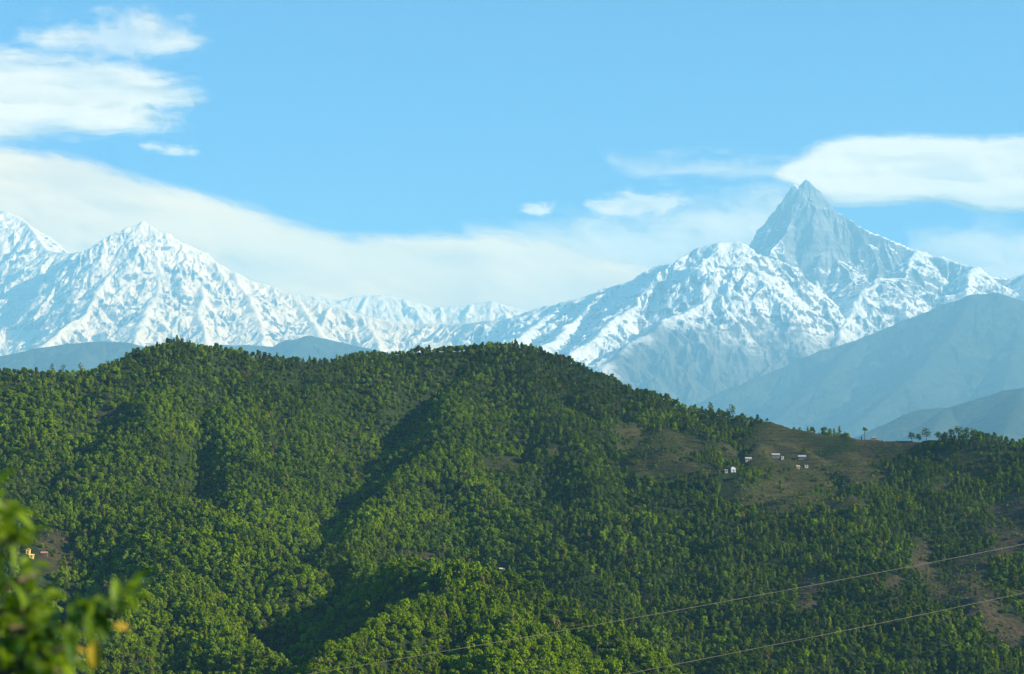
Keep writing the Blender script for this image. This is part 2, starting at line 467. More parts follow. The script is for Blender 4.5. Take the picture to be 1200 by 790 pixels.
MID3 = [R_((900, 560, 13125), (1000, 520, 13750), (1020, 506, 13750), (1040, 498, 13750), (1060, 488, 13750), (1080, 480, 13750), (1110, 478, 13750), (1150, 466, 13750), (1180, 457, 13750), (1200, 454, 13750), (1260, 442, 13750), (1380, 440, 13750), sl=0.5),
        R_((1110, 478, 13750), (1090, 510, 12875), (1060, 550, 11875), sl=0.5), R_((1200, 454, 13750), (1180, 500, 12500), (1160, 550, 11500), sl=0.5)]
mountain('foothill_ridge', MID3, 880, 1330, 11000, 14500, 560, 160, 77, 0.16, 900, 24, 200, M_MID, 'darker blue wooded ridge just behind the tree cluster')

# valley floor to the horizon
me = bpy.data.meshes.new('ground')
me.from_pydata([(-34000, -5000, 690), (34000, -5000, 690), (34000, 54000, 690), (-34000, 54000, 690)], [], [(0, 1, 2, 3)])
me.materials.append(M_MID)
g_ = bpy.data.objects.new('ground', me); C.objects.link(g_); setp(g_, kind='structure', label='valley floor far below the hills')

# ------------------------------------------------------------------ the wooded hill
def Rh(*pts, sl=0.5, sr=None, rnd=14.0, dz=0.0):
    a = np.array([at(*p) for p in pts]); a[:, 2] += dz
    return (a, sl, sl if sr is None else sr, rnd)

crest_px = [(-250, 440, 1950), (-100, 436, 1950), (0, 428, 1950), (50, 434, 1970), (110, 431, 2000), (150, 419, 2030), (180, 404, 2050), (215, 394, 2070), (250, 403, 2090), (300, 413, 2110), (370, 421, 2140), (420, 410, 2170),
            (480, 409, 2190), (540, 406, 2200), (600, 399, 2200), (650, 413, 2180), (700, 433, 2160), (760, 456, 2130), (830, 476, 2110), (900, 491, 2090), (950, 504, 2070), (1000, 513, 2050), (1060, 517, 2030), (1150, 515, 2000), (1200, 523, 1980), (1320, 535, 1950), (1450, 540, 1950)]
crest = np.array([at(*p) for p in crest_px])
for k, p in enumerate(crest_px):
    crest[k, 2] -= 6.5 if p[0] < 870 else (3.5 if p[0] < 920 else (0.3 if p[0] < 1180 else 3.0))
HILL = [
    (crest, 0.60, 1.05, 18.0),
    # spur in the middle: steep shaded west side, broad sunny face
    Rh((560, 410, 2195), (545, 455, 2080), (515, 500, 1950), (497, 530, 1870), (468, 565, 1780), (436, 603, 1690), (400, 645, 1590), (368, 690, 1500), (335, 745, 1410), (300, 800, 1330), sl=0.42, sr=0.95, dz=-6),
    Rh((515, 502, 1950), (548, 540, 1850), (590, 580, 1770), (630, 612, 1700), (680, 660, 1620), (730, 712, 1540), (790, 790, 1440), sl=0.75, sr=0.42, dz=-6),
    # west spur
    Rh((215, 396, 2070), (200, 455, 1930), (170, 510, 1820), (140, 555, 1730), (128, 568, 1690), (190, 577, 1650), (245, 592, 1610), (300, 622, 1550), (345, 662, 1490), (345, 720, 1420), sl=0.75, sr=0.36, dz=-6),
    Rh((128, 568, 1690), (70, 600, 1620), (20, 640, 1540), (-60, 700, 1450), sl=0.45, sr=0.7, dz=-6),
    Rh((190, 577, 1650), (190, 630, 1540), (200, 680, 1440), (240, 712, 1360), (290, 745, 1300), (330, 775, 1250), (370, 830, 1180), sl=0.75, sr=0.6, dz=-6),
    Rh((200, 682, 1440), (150, 700, 1370), (90, 730, 1300), (20, 780, 1220), sl=0.4, sr=0.8, dz=-6),
    Rh((50, 434, 1970), (30, 500, 1850), (-10, 560, 1750), (-80, 640, 1600), sl=0.5, dz=-6),
    Rh((370, 421, 2140), (360, 470, 2020), (345, 520, 1900), (330, 570, 1790), (335, 610, 1710), sl=0.5, sr=0.6, dz=-6),
    Rh((280, 412, 2100), (290, 470, 1960), (285, 530, 1830), (270, 575, 1730), sl=0.55, dz=-6),
    # near knoll
    Rh((625, 690, 1235), (590, 675, 1250), (555, 669, 1250), (525, 659, 1270), (500, 654, 1290), (478, 662, 1330), (455, 672, 1390), (430, 668, 1500), (425, 640, 1600), sl=0.95, sr=0.6, rnd=8, dz=-5),
    Rh((545, 672, 1250), (530, 690, 1210), (470, 710, 1150), (430, 728, 1110), (385, 748, 1070), (340, 785, 1010), (280, 850, 940), sl=0.5, sr=0.9, rnd=8, dz=-6),
    Rh((590, 676, 1250), (640, 694, 1225), (690, 728, 1200), (740, 768, 1170), (800, 815, 1130), (880, 880, 1080), sl=0.85, sr=0.45, rnd=10, dz=-6),
    Rh((560, 672, 1250), (575, 720, 1160), (590, 770, 1070), (600, 840, 980), sl=0.5, sr=0.55, rnd=15, dz=-6),
    # east slopes
    Rh((620, 402, 2200), (645, 470, 2050), (690, 540, 1910), (725, 600, 1800), (755, 655, 1700), (775, 720, 1600), (790, 800, 1490), sl=0.45, dz=-6),
    Rh((760, 458, 2130), (775, 510, 2010), (790, 560, 1920), (810, 620, 1810), (830, 690, 1690), (850, 790, 1540), sl=0.42, dz=-5),
    Rh((900, 491, 2090), (915, 535, 2000), (930, 585, 1900), (925, 635, 1800), (915, 690, 1700), (920, 790, 1540), sl=0.32, dz=-3),
    Rh((1000, 513, 2050), (1000, 560, 1930), (990, 610, 1830), (985, 670, 1720), (1000, 790, 1530), sl=0.38, dz=-4),
    Rh((1060, 517, 2030), (1085, 565, 1910), (1090, 615, 1810), (1070, 680, 1690), (1060, 790, 1510), sl=0.45, dz=-5),
    Rh((1190, 522, 1980), (1200, 580, 1860), (1180, 640, 1750), (1150, 700, 1640), (1130, 800, 1480), sl=0.45, dz=-5),
    Rh((1320, 535, 1950), (1310, 640, 1750), (1270, 720, 1600), (1240, 820, 1430), sl=0.5, dz=-5),
]
def steeper(p): return 1.5 if p[:, 0].mean() < 130 else 1.05
HILL = [HILL[0]] + [(p, min(1.1, a * steeper(p)), min(1.1, b * steeper(p)), r_) for p, a, b, r_ in HILL[1:]]
# the ridge we stand on
HILL.append((np.array([(-900.0, -60, 1590), (-300, -30, 1596), (-20, -14, 1599.3), (10, -12, 1599.3), (300, -40, 1597), (900, -80, 1590)]), 0.20, 0.20, 10.0))

GX0, GX1, GY0, GY1, GD = -1000.0, 1000.0, -120.0, 2680.0, 5.0
gx = np.arange(GX0, GX1 + .1, GD); gy = np.arange(GY0, GY1 + .1, GD)
XX, YY = np.meshgrid(gx, gy)
wx = XX + 26 * fbm(XX / 170, YY / 170, 3, 101) ; wy = YY + 26 * fbm(XX / 170, YY / 170, 3, 102)
nearcam = smooth(60, 500, YY)
wx = XX + (wx - XX) * nearcam; wy = YY + (wy - YY) * nearcam
HZ, HS, HT = ridge_field(wx, wy, HILL, soft=7.0)
hsub = sub_ridges(HILL[:-1], 120, 120, 0.6, 0.9, 0.8, 5, 3)
HZ = add_ridges(HZ, wx, wy, hsub, 70, None)
hsub2 = sub_ridges(HILL[:-1] + hsub, 70, 55, 0.6, 0.95, 0.8, 6, 2)
HZ = add_ridges(HZ, wx, wy, hsub2, 35, None)
HZ = HZ + nearcam * smooth(10, 90, HT) * (24 * (ridged(XX / 210, YY / 210, 4, 105) - 0.5) + 14 * fbm(XX / 60, YY / 60, 3, 106))
HZ = np.maximum(HZ, 1180.0)
HZ = HZ + 1.6 * fbm(XX / 22, YY / 22, 3, 108) * nearcam
PXh, PYh = project(np.stack([XX, YY, HZ], -1))

def patches(px, py, x, y, lst, seed, rag=0.9):
    n = fbm(x / 55, y / 55, 4, seed)
    m = np.zeros_like(px)
    for cx, cyy, rx, ry in lst:
        r = np.sqrt(((px - cx) / rx) ** 2 + ((py - cyy) / ry) ** 2)
        m = np.maximum(m, smooth(1.15, 0.75, r + rag * n))
    return m
FIELDS = [(775, 530, 48, 26), (800, 552, 60, 12), (915, 524, 62, 16), (925, 545, 85, 14), (930, 582, 80, 20), (1000, 560, 45, 16), (1010, 535, 55, 12), (590, 546, 34, 10), (735, 505, 16, 10),
          (950, 505, 60, 8), (1040, 518, 50, 6), (655, 530, 20, 8), (1120, 535, 30, 8)]
SCRUB = [(1135, 690, 52, 36), (1185, 615, 24, 44), (955, 680, 16, 16), (945, 712, 14, 18), (1085, 655, 16, 26), (1050, 690, 18, 14), (500, 654, 24, 7), (66, 645, 26, 26), (1175, 740, 30, 22), (1105, 575, 16, 10), (755, 700, 12, 14), (130, 488, 20, 6)]
FLD = patches(PXh, PYh, XX, YY, FIELDS, 201) * nearcam
SCR = patches(PXh, PYh, XX, YY, SCRUB, 202, 1.1) * nearcam
# terraces cut into the fields
step = 2.6
tz = np.floor(HZ / step) * step + step * smooth(0.62, 0.98, HZ / step - np.floor(HZ / step))
HZ = HZ + (tz - HZ) * FLD * 0.85

hill = grid_mesh('hillside', np.stack([XX, YY, HZ], -1), len(gx), len(gy), M_HILL, True, {'field': np.maximum(FLD, 0.25 * (1 - nearcam)), 'scrub': SCR})
setp(hill, kind='structure', label='wooded hillside with spurs, gullies and terraced fields')

def sample(G, x, y):
    fx = np.clip((np.asarray(x) - GX0) / GD, 0, len(gx) - 1.001); fy = np.clip((np.asarray(y) - GY0) / GD, 0, len(gy) - 1.001)
    i = fx.astype(int); j = fy.astype(int); a = fx - i; b = fy - j
    return (G[j, i] * (1 - a) + G[j, i + 1] * a) * (1 - b) + (G[j + 1, i] * (1 - a) + G[j + 1, i + 1] * a) * b
def ground_z(x, y): return float(sample(HZ, np.array(x), np.array(y)))
def on_hill(px, py, ymin=700.0):
    """the hillside point seen at a photo pixel (first hit going away from us)"""
    Ys = np.arange(ymin, 2600, 1.0)
    d = at(px, py, 1.0) - CAM
    P = CAM + Ys[:, None] * d
    hit = np.nonzero(P[:, 2] <= sample(HZ, P[:, 0], P[:, 1]))[0]
    if len(hit) == 0:      # sky line: the nearest approach
        k = int(np.argmin(P[:, 2] - sample(HZ, P[:, 0], P[:, 1])))
    else: k = int(hit[0])
    p = P[k].copy(); p[2] = ground_z(p[0], p[1])
    return p
def sees(p, top):
    """is the top of a plant at p clear of the hillside between it and us?"""
    q = np.array([p[0], p[1], p[2] + top]); ts = np.linspace(0.3, 0.985, 90)
    L = CAM + (q - CAM) * ts[:, None]
    return bool(np.all(L[:, 2] > sample(HZ, L[:, 0], L[:, 1]) + 1.0))

# ------------------------------------------------------------------ trees
def leaf_material(name, dark, light, dry, dry_at=0.93):
    t = NT(name)
    oi = t.n('ShaderNodeObjectInfo')
    loc = oi.outputs['Location']
    patch = t.noise(loc, 1 / 110, 3, 0.55)
    f = t.math('ADD', t.math('MULTIPLY', oi.outputs['Random'], 0.55), t.math('MULTIPLY', t.mapr(patch, 0.35, 0.65), 0.45))
    c = t.mix(f, dark, light)
    c = t.mix(t.mapr(t.noise(loc, 1 / 9.0, 1, 0.5), 0.66, 0.72), c, dry)
    tc = t.n('ShaderNodeTexCoord').outputs['Object']
    c = t.mix(t.mapr(t.noise(tc, 0.5, 3, 0.6), 0.3, 0.7, 0.0, 0.45), c, light)
    d = t.n('ShaderNodeBsdfDiffuse'); t.l(c, d.inputs[0])
    tr = t.n('ShaderNodeBsdfTranslucent'); t.l(t.mix(1.0, c, (1.0, 1.15, 0.5), 'MULTIPLY'), tr.inputs[0])
    ms = t.n('ShaderNodeMixShader'); ms.inputs[0].default_value = 0.25
    t.l(d.outputs[0], ms.inputs[1]); t.l(tr.outputs[0], ms.inputs[2]); t.l(ms.outputs[0], t.out.inputs[0])
    return t.m
M_LEAF = leaf_material('broadleaf_foliage', (0.018, 0.050, 0.004), (0.225, 0.315, 0.002), (0.15, 0.12, 0.05))
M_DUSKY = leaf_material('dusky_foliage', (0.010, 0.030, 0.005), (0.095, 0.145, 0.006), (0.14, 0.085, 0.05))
M_NEEDLE = leaf_material('slender_tree_foliage', (0.026, 0.060, 0.008), (0.205, 0.255, 0.004), (0.15, 0.14, 0.04))
M_BARK = simple_mat('bark', (0.11, 0.085, 0.06), 0.95, 0.4, 3.0, 0.1)

def crown_mesh(name, seed, clumps, n_leaf, size, mat):
    """many small leaf clusters spread over and inside overlapping clumps; clumps: (x, y, z, rx, ry, rz)"""
    r = np.random.default_rng(seed)
    cl = np.array(clumps, float)
    area = (cl[:, 3] * cl[:, 5]); pick = r.choice(len(cl), n_leaf, p=area / area.sum())
    d = r.normal(size=(n_leaf, 3)); d /= np.linalg.norm(d, axis=1)[:, None]
    d[:, 2] = np.where(d[:, 2] < -0.45, -d[:, 2], d[:, 2])
    rad = 0.72 + 0.36 * r.random(n_leaf) ** 0.7
    c = cl[pick, :3] + d * cl[pick, 3:6] * rad[:, None]
    nrm = d + 0.5 * r.normal(size=(n_leaf, 3)); nrm /= np.linalg.norm(nrm, axis=1)[:, None]
    up = r.normal(size=(n_leaf, 3)); tx = np.cross(up, nrm); tx /= np.linalg.norm(tx, axis=1)[:, None]; ty = np.cross(nrm, tx)
    s = size * (0.6 + 0.8 * r.random(n_leaf))[:, None]
    # five-sided leaf cluster, slightly cupped
    k = np.array([[-0.5, -0.15], [0.05, -0.6], [0.55, -0.1], [0.25, 0.55], [-0.4, 0.45]])
    V = np.concatenate([c + s * (a * tx + b * ty) for a, b in k] , 0).reshape(5, n_leaf, 3).transpose(1, 0, 2).reshape(-1, 3)
    V = V + 0.12 * size * r.normal(size=V.shape)
    me = bpy.data.meshes.new(name)
    me.from_pydata(V.tolist(), [], np.arange(5 * n_leaf).reshape(-1, 5).tolist())
    me.materials.append(mat)
    return me

def tube(bm, pts, radii, n=7):
    """tapered tube through points"""
    rings = []
    pts = [Vector(p) for p in pts]
    for i, p in enumerate(pts):
        d = (pts[min(i + 1, len(pts) - 1)] - pts[max(i - 1, 0)]).normalized()
        a = d.orthogonal().normalized() if abs(d.z) < 0.95 else Vector((1, 0, 0)); b = d.cross(a).normalized(); a = b.cross(d)
        rings.append([bm.verts.new(p + radii[i] * (math.cos(2 * math.pi * k / n) * a + math.sin(2 * math.pi * k / n) * b)) for k in range(n)])
    for r0, r1 in zip(rings, rings[1:]):
        for k in range(n):
            bm.faces.new((r0[k], r0[(k + 1) % n], r1[(k + 1) % n], r1[k]))
    bm.faces.new(list(reversed(rings[0]))); bm.faces.new(rings[-1])

def trunk_mesh(name, seed, h, r0, limbs):
    r = random.Random(seed)
    bm = bmesh.new()
    pts = [(0.12 * r.uniform(-1, 1) * k, 0.12 * r.uniform(-1, 1) * k, -0.8 + (h + 0.8) * k / 4) for k in range(5)]
    tube(bm, pts, [r0 * 1.25, r0, r0 * 0.8, r0 * 0.55, r0 * 0.25])
    for x, y, z in limbs:
        z0 = h * r.uniform(0.35, 0.7)
        tube(bm, [(0, 0, z0), (x * 0.5, y * 0.5, (z0 + z) / 2 - 0.1), (x, y, z)], [r0 * 0.45, r0 * 0.3, r0 * 0.12], 5)
    me = bpy.data.meshes.new(name); bm.to_mesh(me); bm.free()
    me.materials.append(M_BARK)
    for p in me.polygons: p.use_smooth = True
    return me

def random_clumps(seed, n, w, z0, z1, cr, taper):
    r = random.Random(seed); out = []
    for k in range(n):
        f = (k + 0.5) / n
        z = z0 + (z1 - z0) * f
        ww = w * (1 - taper * abs(f - 0.35) / 0.65)
        a = k * 2.4 + r.uniform(-.5, .5); d = ww * math.sqrt(r.uniform(0.15, 1))
        c = cr * r.uniform(0.75, 1.25) * (1 - 0.25 * f)
        out.append((d * math.cos(a), d * math.sin(a), z, c, c, c * 0.8))
    return out

# prototypes: (crown, trunk) meshes about 7 m tall
PROTO = []
specs = [('broad', 11, 2.3, 2.2, 6.0, 1.35, 0.55), ('broad', 9, 1.9, 2.4, 7.0, 1.25, 0.6), ('broad', 13, 2.7, 2.0, 5.6, 1.3, 0.5), ('broad', 8, 2.0, 1.8, 5.2, 1.4, 0.45),
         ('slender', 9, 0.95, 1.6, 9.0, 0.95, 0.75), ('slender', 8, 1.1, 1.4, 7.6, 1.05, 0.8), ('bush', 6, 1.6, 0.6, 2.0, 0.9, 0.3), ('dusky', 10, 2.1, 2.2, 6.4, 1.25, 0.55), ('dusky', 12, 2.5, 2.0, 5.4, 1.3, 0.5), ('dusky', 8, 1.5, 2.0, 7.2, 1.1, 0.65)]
for k, (kind, n, w, z0, z1, cr, tp) in enumerate(specs):
    cl = random_clumps(40 + k, n, w, z0, z1, cr, tp)
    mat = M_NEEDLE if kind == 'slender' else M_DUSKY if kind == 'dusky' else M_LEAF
    cm = crown_mesh('crown', 60 + k, cl, 300 if kind != 'bush' else 130, 0.78 if kind != 'slender' else 0.66, mat)
    tm = trunk_mesh('trunk', 80 + k, z1 * 0.85, 0.19, [(c[0] * 0.8, c[1] * 0.8, c[2]) for c in cl[::3]])
    PROTO.append((kind, cm, tm))

# the small houses: (px, py, width, depth, wall height, roof, wall colour, roof colour, yaw, label)
HOUSES = [
    (859, 553, 4.6, 4.4, 4.2, 'gable_front', (0.68, 0.68, 0.66), (0.30, 0.09, 0.06), 0.15, 'small white two-storey house with a red gable roof beside the terraced field'),
    (851, 554, 3.0, 3.0, 2.2, 'shed', (0.30, 0.29, 0.28), (0.42, 0.42, 0.42), 0.1, 'low grey shed right next to the white red-roofed house'),
    (877, 540, 6.5, 4.0, 2.3, 'gable', (0.34, 0.29, 0.24), (0.42, 0.40, 0.37), 0.05, 'weathered grey-roofed hut upslope from the white red-roofed house'),
    (909, 536, 8.5, 4.4, 2.5, 'gable', (0.22, 0.16, 0.12), (0.36, 0.37, 0.38), 0.0, 'long brown farmhouse with a pale tin roof on the upper terrace'),
    (917, 538, 2.4, 2.4, 2.2, 'shed', (0.82, 0.82, 0.80), (0.45, 0.45, 0.45), 0.0, 'tiny white outhouse against the end of the long brown farmhouse'),
    (940, 538, 8.0, 4.4, 2.4, 'gable', (0.17, 0.17, 0.16), (0.38, 0.39, 0.40), -0.1, 'long dark farmhouse under a bright tin roof, eastmost on the upper terrace'),
    (935, 549, 3.4, 3.0, 2.0, 'gable', (0.38, 0.26, 0.18), (0.46, 0.36, 0.28), 0.1, 'small brown mud hut on the terrace below the bright tin roofs'),
    (945, 548, 3.4, 3.0, 2.2, 'shed', (0.62, 0.62, 0.60), (0.42, 0.42, 0.42), 0.0, 'small pale hut beside the brown mud hut on the lower terrace'),
    (1024, 513, 5.0, 3.5, 2.0, 'gable', (0.26, 0.19, 0.14), (0.34, 0.25, 0.19), 0.0, 'brown shack on the bare skyline near the lone tall tree'),
    (588, 671, 4.2, 3.6, 2.6, 'gable', (0.85, 0.62, 0.25), (0.80, 0.56, 0.22), 0.2, 'little yellow house among the trees on the knoll top'),
    (33, 649, 3.2, 3.0, 3.4, 'gable_front', (0.85, 0.60, 0.16), (0.75, 0.50, 0.12), 0.0, 'tall yellow hut in the scrubby clearing behind the leafy branches'),
    (37, 654, 3.6, 2.8, 2.0, 'gable', (0.85, 0.60, 0.16), (0.78, 0.54, 0.14), 0.1, 'low yellow hut just in front of the tall yellow hut'),
    (52, 651, 5.2, 3.4, 2.0, 'gable', (0.12, 0.09, 0.07), (0.42, 0.22, 0.15), 0.05, 'brown hut with a rusty roof in the scrubby clearing'),
]
for k, h in enumerate(HOUSES):
    h = h[:2] + tuple(0.85 * v for v in h[2:5]) + h[5:]
    HOUSES[k] = h + (on_hill(h[0], h[1]),)

# scatter over the hill
nx_, ny_ = int(1900 / 4.5), int(1750 / 4.5)
jx, jy = np.meshgrid(np.arange(nx_), np.arange(ny_))
tx = -950 + (jx + rng.random(jx.shape) * 0.95) * 4.5; ty = 780 + (jy + rng.random(jx.shape) * 0.95) * 4.5
tx = tx.ravel(); ty = ty.ravel()
tzz = sample(HZ, tx, ty)
px, py = project(np.stack([tx, ty, tzz], -1))
fld = sample(FLD, tx, ty); scr = sample(SCR, tx, ty)
sparse = np.maximum(fld, scr * 0.8)
clump = fbm(tx / 38, ty / 38, 3, 301)
prob = np.where(sparse > 0.3, 0.22 + 0.75 * smooth(0.05, 0.25, clump), 0.97)
skyl = smooth(880, 915, px) * smooth(1172, 1160, px) * np.where(px > 1045, ty > 2000, (np.abs(sample(HT, tx, ty)) < 30) & (ty > 1990))
prob = prob * (1 - 0.93 * skyl)
hh = sample(HZ, tx, ty)
keep = (rng.random(len(tx)) < prob) & (px > -120) & (px < 1330) & (py < 900) & (hh > 1181)
# nothing just behind the crest that could not show
keep &= ~((ty > 2260))
for h in HOUSES:
    q = h[-1]
    side = tx - q[0] - (ty - q[1]) * q[0] / q[1]        # across the line of sight
    keep &= ~((np.abs(side) < h[2] * 0.5 + 3.5) & (ty < q[1] + 6) & (ty > q[1] - 36))
tx, ty, tzz, px, py, fld, scr, sparse, skyl = [a[keep] for a in (tx, ty, tzz, px, py, fld, scr, sparse, skyl)]
N = len(tx)
sizen = fbm(tx / 60, ty / 60, 3, 311)
sc = np.clip(0.86 + 0.42 * sizen + 0.75 * (rng.random(N) ** 2.2 - 0.25), 0.45, 1.75)
sc = sc * 0.86 * (1 - 0.16 * smooth(1800, 2050, ty))
sc = np.where(sparse > 0.4, sc * 0.62, sc)
sc = np.where(skyl > 0.3, sc * 0.5, sc)
slender_zone = smooth(-0.05, 0.25, fbm(tx / 130, ty / 130, 3, 321)) * 0.5 + 0.35 * smooth(700, 900, px)
kind_r = rng.random(N)
proto_id = np.where(kind_r < 0.55 * slender_zone, rng.integers(4, 6, N), rng.integers(0, 4, N))
proto_id = np.where((sparse > 0.4) & (rng.random(N) < 0.55), 6, proto_id)
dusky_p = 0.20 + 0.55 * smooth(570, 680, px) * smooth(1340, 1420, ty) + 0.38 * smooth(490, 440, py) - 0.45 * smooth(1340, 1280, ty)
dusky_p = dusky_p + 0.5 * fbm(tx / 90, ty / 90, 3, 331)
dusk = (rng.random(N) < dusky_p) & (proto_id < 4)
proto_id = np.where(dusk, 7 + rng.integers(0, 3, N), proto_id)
rot = rng.random(N) * 6.283
sz = sc * (0.85 + 0.35 * rng.random(N))

# low scrub on the open ground
mb = 30000
bx = rng.uniform(-900, 950, mb); by = rng.uniform(1250, 2150, mb)
bf = np.maximum(sample(FLD, bx, by), sample(SCR, bx, by))
bn = fbm(bx / 16, by / 16, 3, 341)
ok = (bf > 0.25) & (rng.random(mb) < 0.15 + 0.85 * smooth(-0.1, 0.25, bn))
for h in HOUSES:
    q = h[-1]
    ok &= ~((np.abs(bx - q[0] - (by - q[1]) * q[0] / q[1]) < h[2] * 0.5 + 1.5) & (by < q[1] + 5) & (by > q[1] - 14))
bx, by = bx[ok], by[ok]; nb_ = len(bx)
bs = 0.25 + 0.45 * rng.random(nb_) ** 2
tx = np.concatenate([tx, bx]); ty = np.concatenate([ty, by]); bz = sample(HZ, bx, by); tzz = np.concatenate([tzz, bz])
bpx, bpyy = project(np.stack([bx, by, bz], -1)); px = np.concatenate([px, bpx]); py = np.concatenate([py, bpyy])
sc = np.concatenate([sc, bs]); sz = np.concatenate([sz, bs * 0.9]); rot = np.concatenate([rot, rng.random(nb_) * 6.28]); proto_id = np.concatenate([proto_id, np.full(nb_, 6)])
N = len(tx)

# which trees show largest: the nearest ones in the frame that the hillside does not hide
inframe = (px > 165) & (px < 1195) & (py < 795) & (proto_id != 6)
order = np.argsort(np.where(inframe, ty, 1e9))
single = []
for k in order[:4000]:
    if len(single) >= 250 or not inframe[k]: break
    if sees((tx[k], ty[k], tzz[k]), 4.0 * sz[k]): single.append(int(k))
is_single = np.zeros(N, bool); is_single[single] = True

def place(o, parent=None, loc=None, rz=0.0, s=(1, 1, 1)):
    C.objects.link(o)
    if parent is not None: o.parent = parent
    if loc is not None: o.location = loc
    o.rotation_euler = (0, 0, rz); o.scale = s
    return o
TREE_NAME = {'broad': 'broadleaf_tree', 'slender': 'slender_tree', 'bush': 'bush', 'dusky': 'broadleaf_tree'}
proto_roots = {}
def plant(pid, loc, rz, s, szv, label, group):
    kind, cm, tm = PROTO[pid]
    if pid not in proto_roots:
        root = bpy.data.objects.new(TREE_NAME[kind], None); root.empty_display_size = 0.5
        proto_roots[pid] = (root, bpy.data.objects.new('crown', cm), bpy.data.objects.new('trunk', tm))
        r, c, t = proto_roots[pid]
    else:
        r, c, t = [o.copy() for o in proto_roots[pid]]
    place(r, None, loc, rz, (s, s, szv)); place(c, r); place(t, r)
    setp(r, label=label, category='tree', group=group)
    return r
ZONES = [('knoll', lambda x, y: True)]
for k in single:
    kind = PROTO[proto_id[k]][0]
    if px[k] < 345: where, grp = 'on the low spur', 'trees on the low spur'
    elif px[k] < 525 and True: where, grp = 'on the shaded side of the knoll', 'trees on the west side of the near knoll'
    elif px[k] < 820: where, grp = 'on the sunny face of the knoll', 'trees on the sunny face of the near knoll'
    else: where, grp = 'on the slope below the cables', 'trees low on the eastern slope'
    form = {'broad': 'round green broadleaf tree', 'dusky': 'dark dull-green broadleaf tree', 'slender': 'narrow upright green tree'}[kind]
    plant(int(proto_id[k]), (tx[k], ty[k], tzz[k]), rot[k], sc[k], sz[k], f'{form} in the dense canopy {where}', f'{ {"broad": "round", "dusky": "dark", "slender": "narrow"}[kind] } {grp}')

# the rest of the wood: one object, instanced on points
def joined(kind, cm, tm, k):
    bm = bmesh.new(); bm.from_mesh(cm); nf = len(bm.faces); bm.from_mesh(tm)
    bm.faces.ensure_lookup_table()
    for f in bm.faces[nf:]: f.material_index = 1
    me = bpy.data.meshes.new('forest_tree'); bm.to_mesh(me); bm.free()
    me.materials.append(cm.materials[0]); me.materials.append(M_BARK)
    return bpy.data.objects.new('forest_tree_%d' % k, me)
coll = bpy.data.collections.new('forest_tree_kinds')
for k, (kind, cm, tm) in enumerate(PROTO): coll.objects.link(joined(kind, cm, tm, k))
rest = ~is_single
P = np.stack([tx, ty, tzz], -1)[rest]
me = bpy.data.meshes.new('forest')
me.vertices.add(len(P)); me.vertices.foreach_set('co', P.astype(np.float32).ravel())
for nm, typ, arr in (('tree_scale', 'FLOAT_VECTOR', np.stack([sc, sc, sz], -1)[rest]), ('tree_turn', 'FLOAT_VECTOR', np.stack([0 * rot, 0 * rot, rot], -1)[rest])):
    a = me.attributes.new(nm, typ, 'POINT'); a.data.foreach_set('vector', arr.astype(np.float32).ravel())
a = me.attributes.new('tree_kind', 'INT', 'POINT'); a.data.foreach_set('value', proto_id[rest].astype(np.int32))
me.update()
forest = bpy.data.objects.new('forest', me); C.objects.link(forest)
setp(forest, kind='stuff', label='dense green subtropical forest covering the hill')
ng = bpy.data.node_groups.new('forest_scatter', 'GeometryNodeTree')
ng.interface.new_socket('Geometry', in_out='INPUT', socket_type='NodeSocketGeometry')
ng.interface.new_socket('Geometry', in_out='OUTPUT', socket_type='NodeSocketGeometry')
gi = ng.nodes.new('NodeGroupInput'); go = ng.nodes.new('NodeGroupOutput')
iop = ng.nodes.new('GeometryNodeInstanceOnPoints')
ci = ng.nodes.new('GeometryNodeCollectionInfo'); ci.inputs[0].default_value = coll
ci.inputs['Separate Children'].default_value = True; ci.inputs['Reset Children'].default_value = True
def named(nm, typ):
    x = ng.nodes.new('GeometryNodeInputNamedAttribute'); x.data_type = typ; x.inputs[0].default_value = nm
    return x.outputs[0]
ng.links.new(gi.outputs[0], iop.inputs['Points']); ng.links.new(ci.outputs[0], iop.inputs['Instance'])
iop.inputs['Pick Instance'].default_value = True
ng.links.new(named('tree_kind', 'INT'), iop.inputs['Instance Index'])
ng.links.new(named('tree_turn', 'FLOAT_VECTOR'), iop.inputs['Rotation'])
ng.links.new(named('tree_scale', 'FLOAT_VECTOR'), iop.inputs['Scale'])
ng.links.new(iop.outputs[0], go.inputs[0])
md = forest.modifiers.new('scatter', 'NODES'); md.node_group = ng
print('FOREST', N, 'single', len(single))

# ------------------------------------------------------------------ air
bm = bmesh.new()
bmesh.ops.create_cube(bm, size=1.0)
for v in bm.verts:
    v.co = Vector((35000 * (1 if v.co.x > 0 else -1), 54500 if v.co.y > 0 else -6000, 10000 if v.co.z > 0 else 689))
me = bpy.data.meshes.new('haze'); bm.to_mesh(me); bm.free()
t = NT('thin_blue_air')
pv = t.n('ShaderNodeVolumePrincipled')
pv.inputs['Color'].default_value = HAZE_COLOR
pv.inputs['Density'].default_value = HAZE_DENSITY
pv.inputs['Anisotropy'].default_value = HAZE_ANISO
t.l(pv.outputs[0], t.out.inputs['Volume'])
me.materials.append(t.m)
hz = bpy.data.objects.new('haze', me); C.objects.link(hz); setp(hz, kind='stuff', label='pale blue haze filling the valley air')

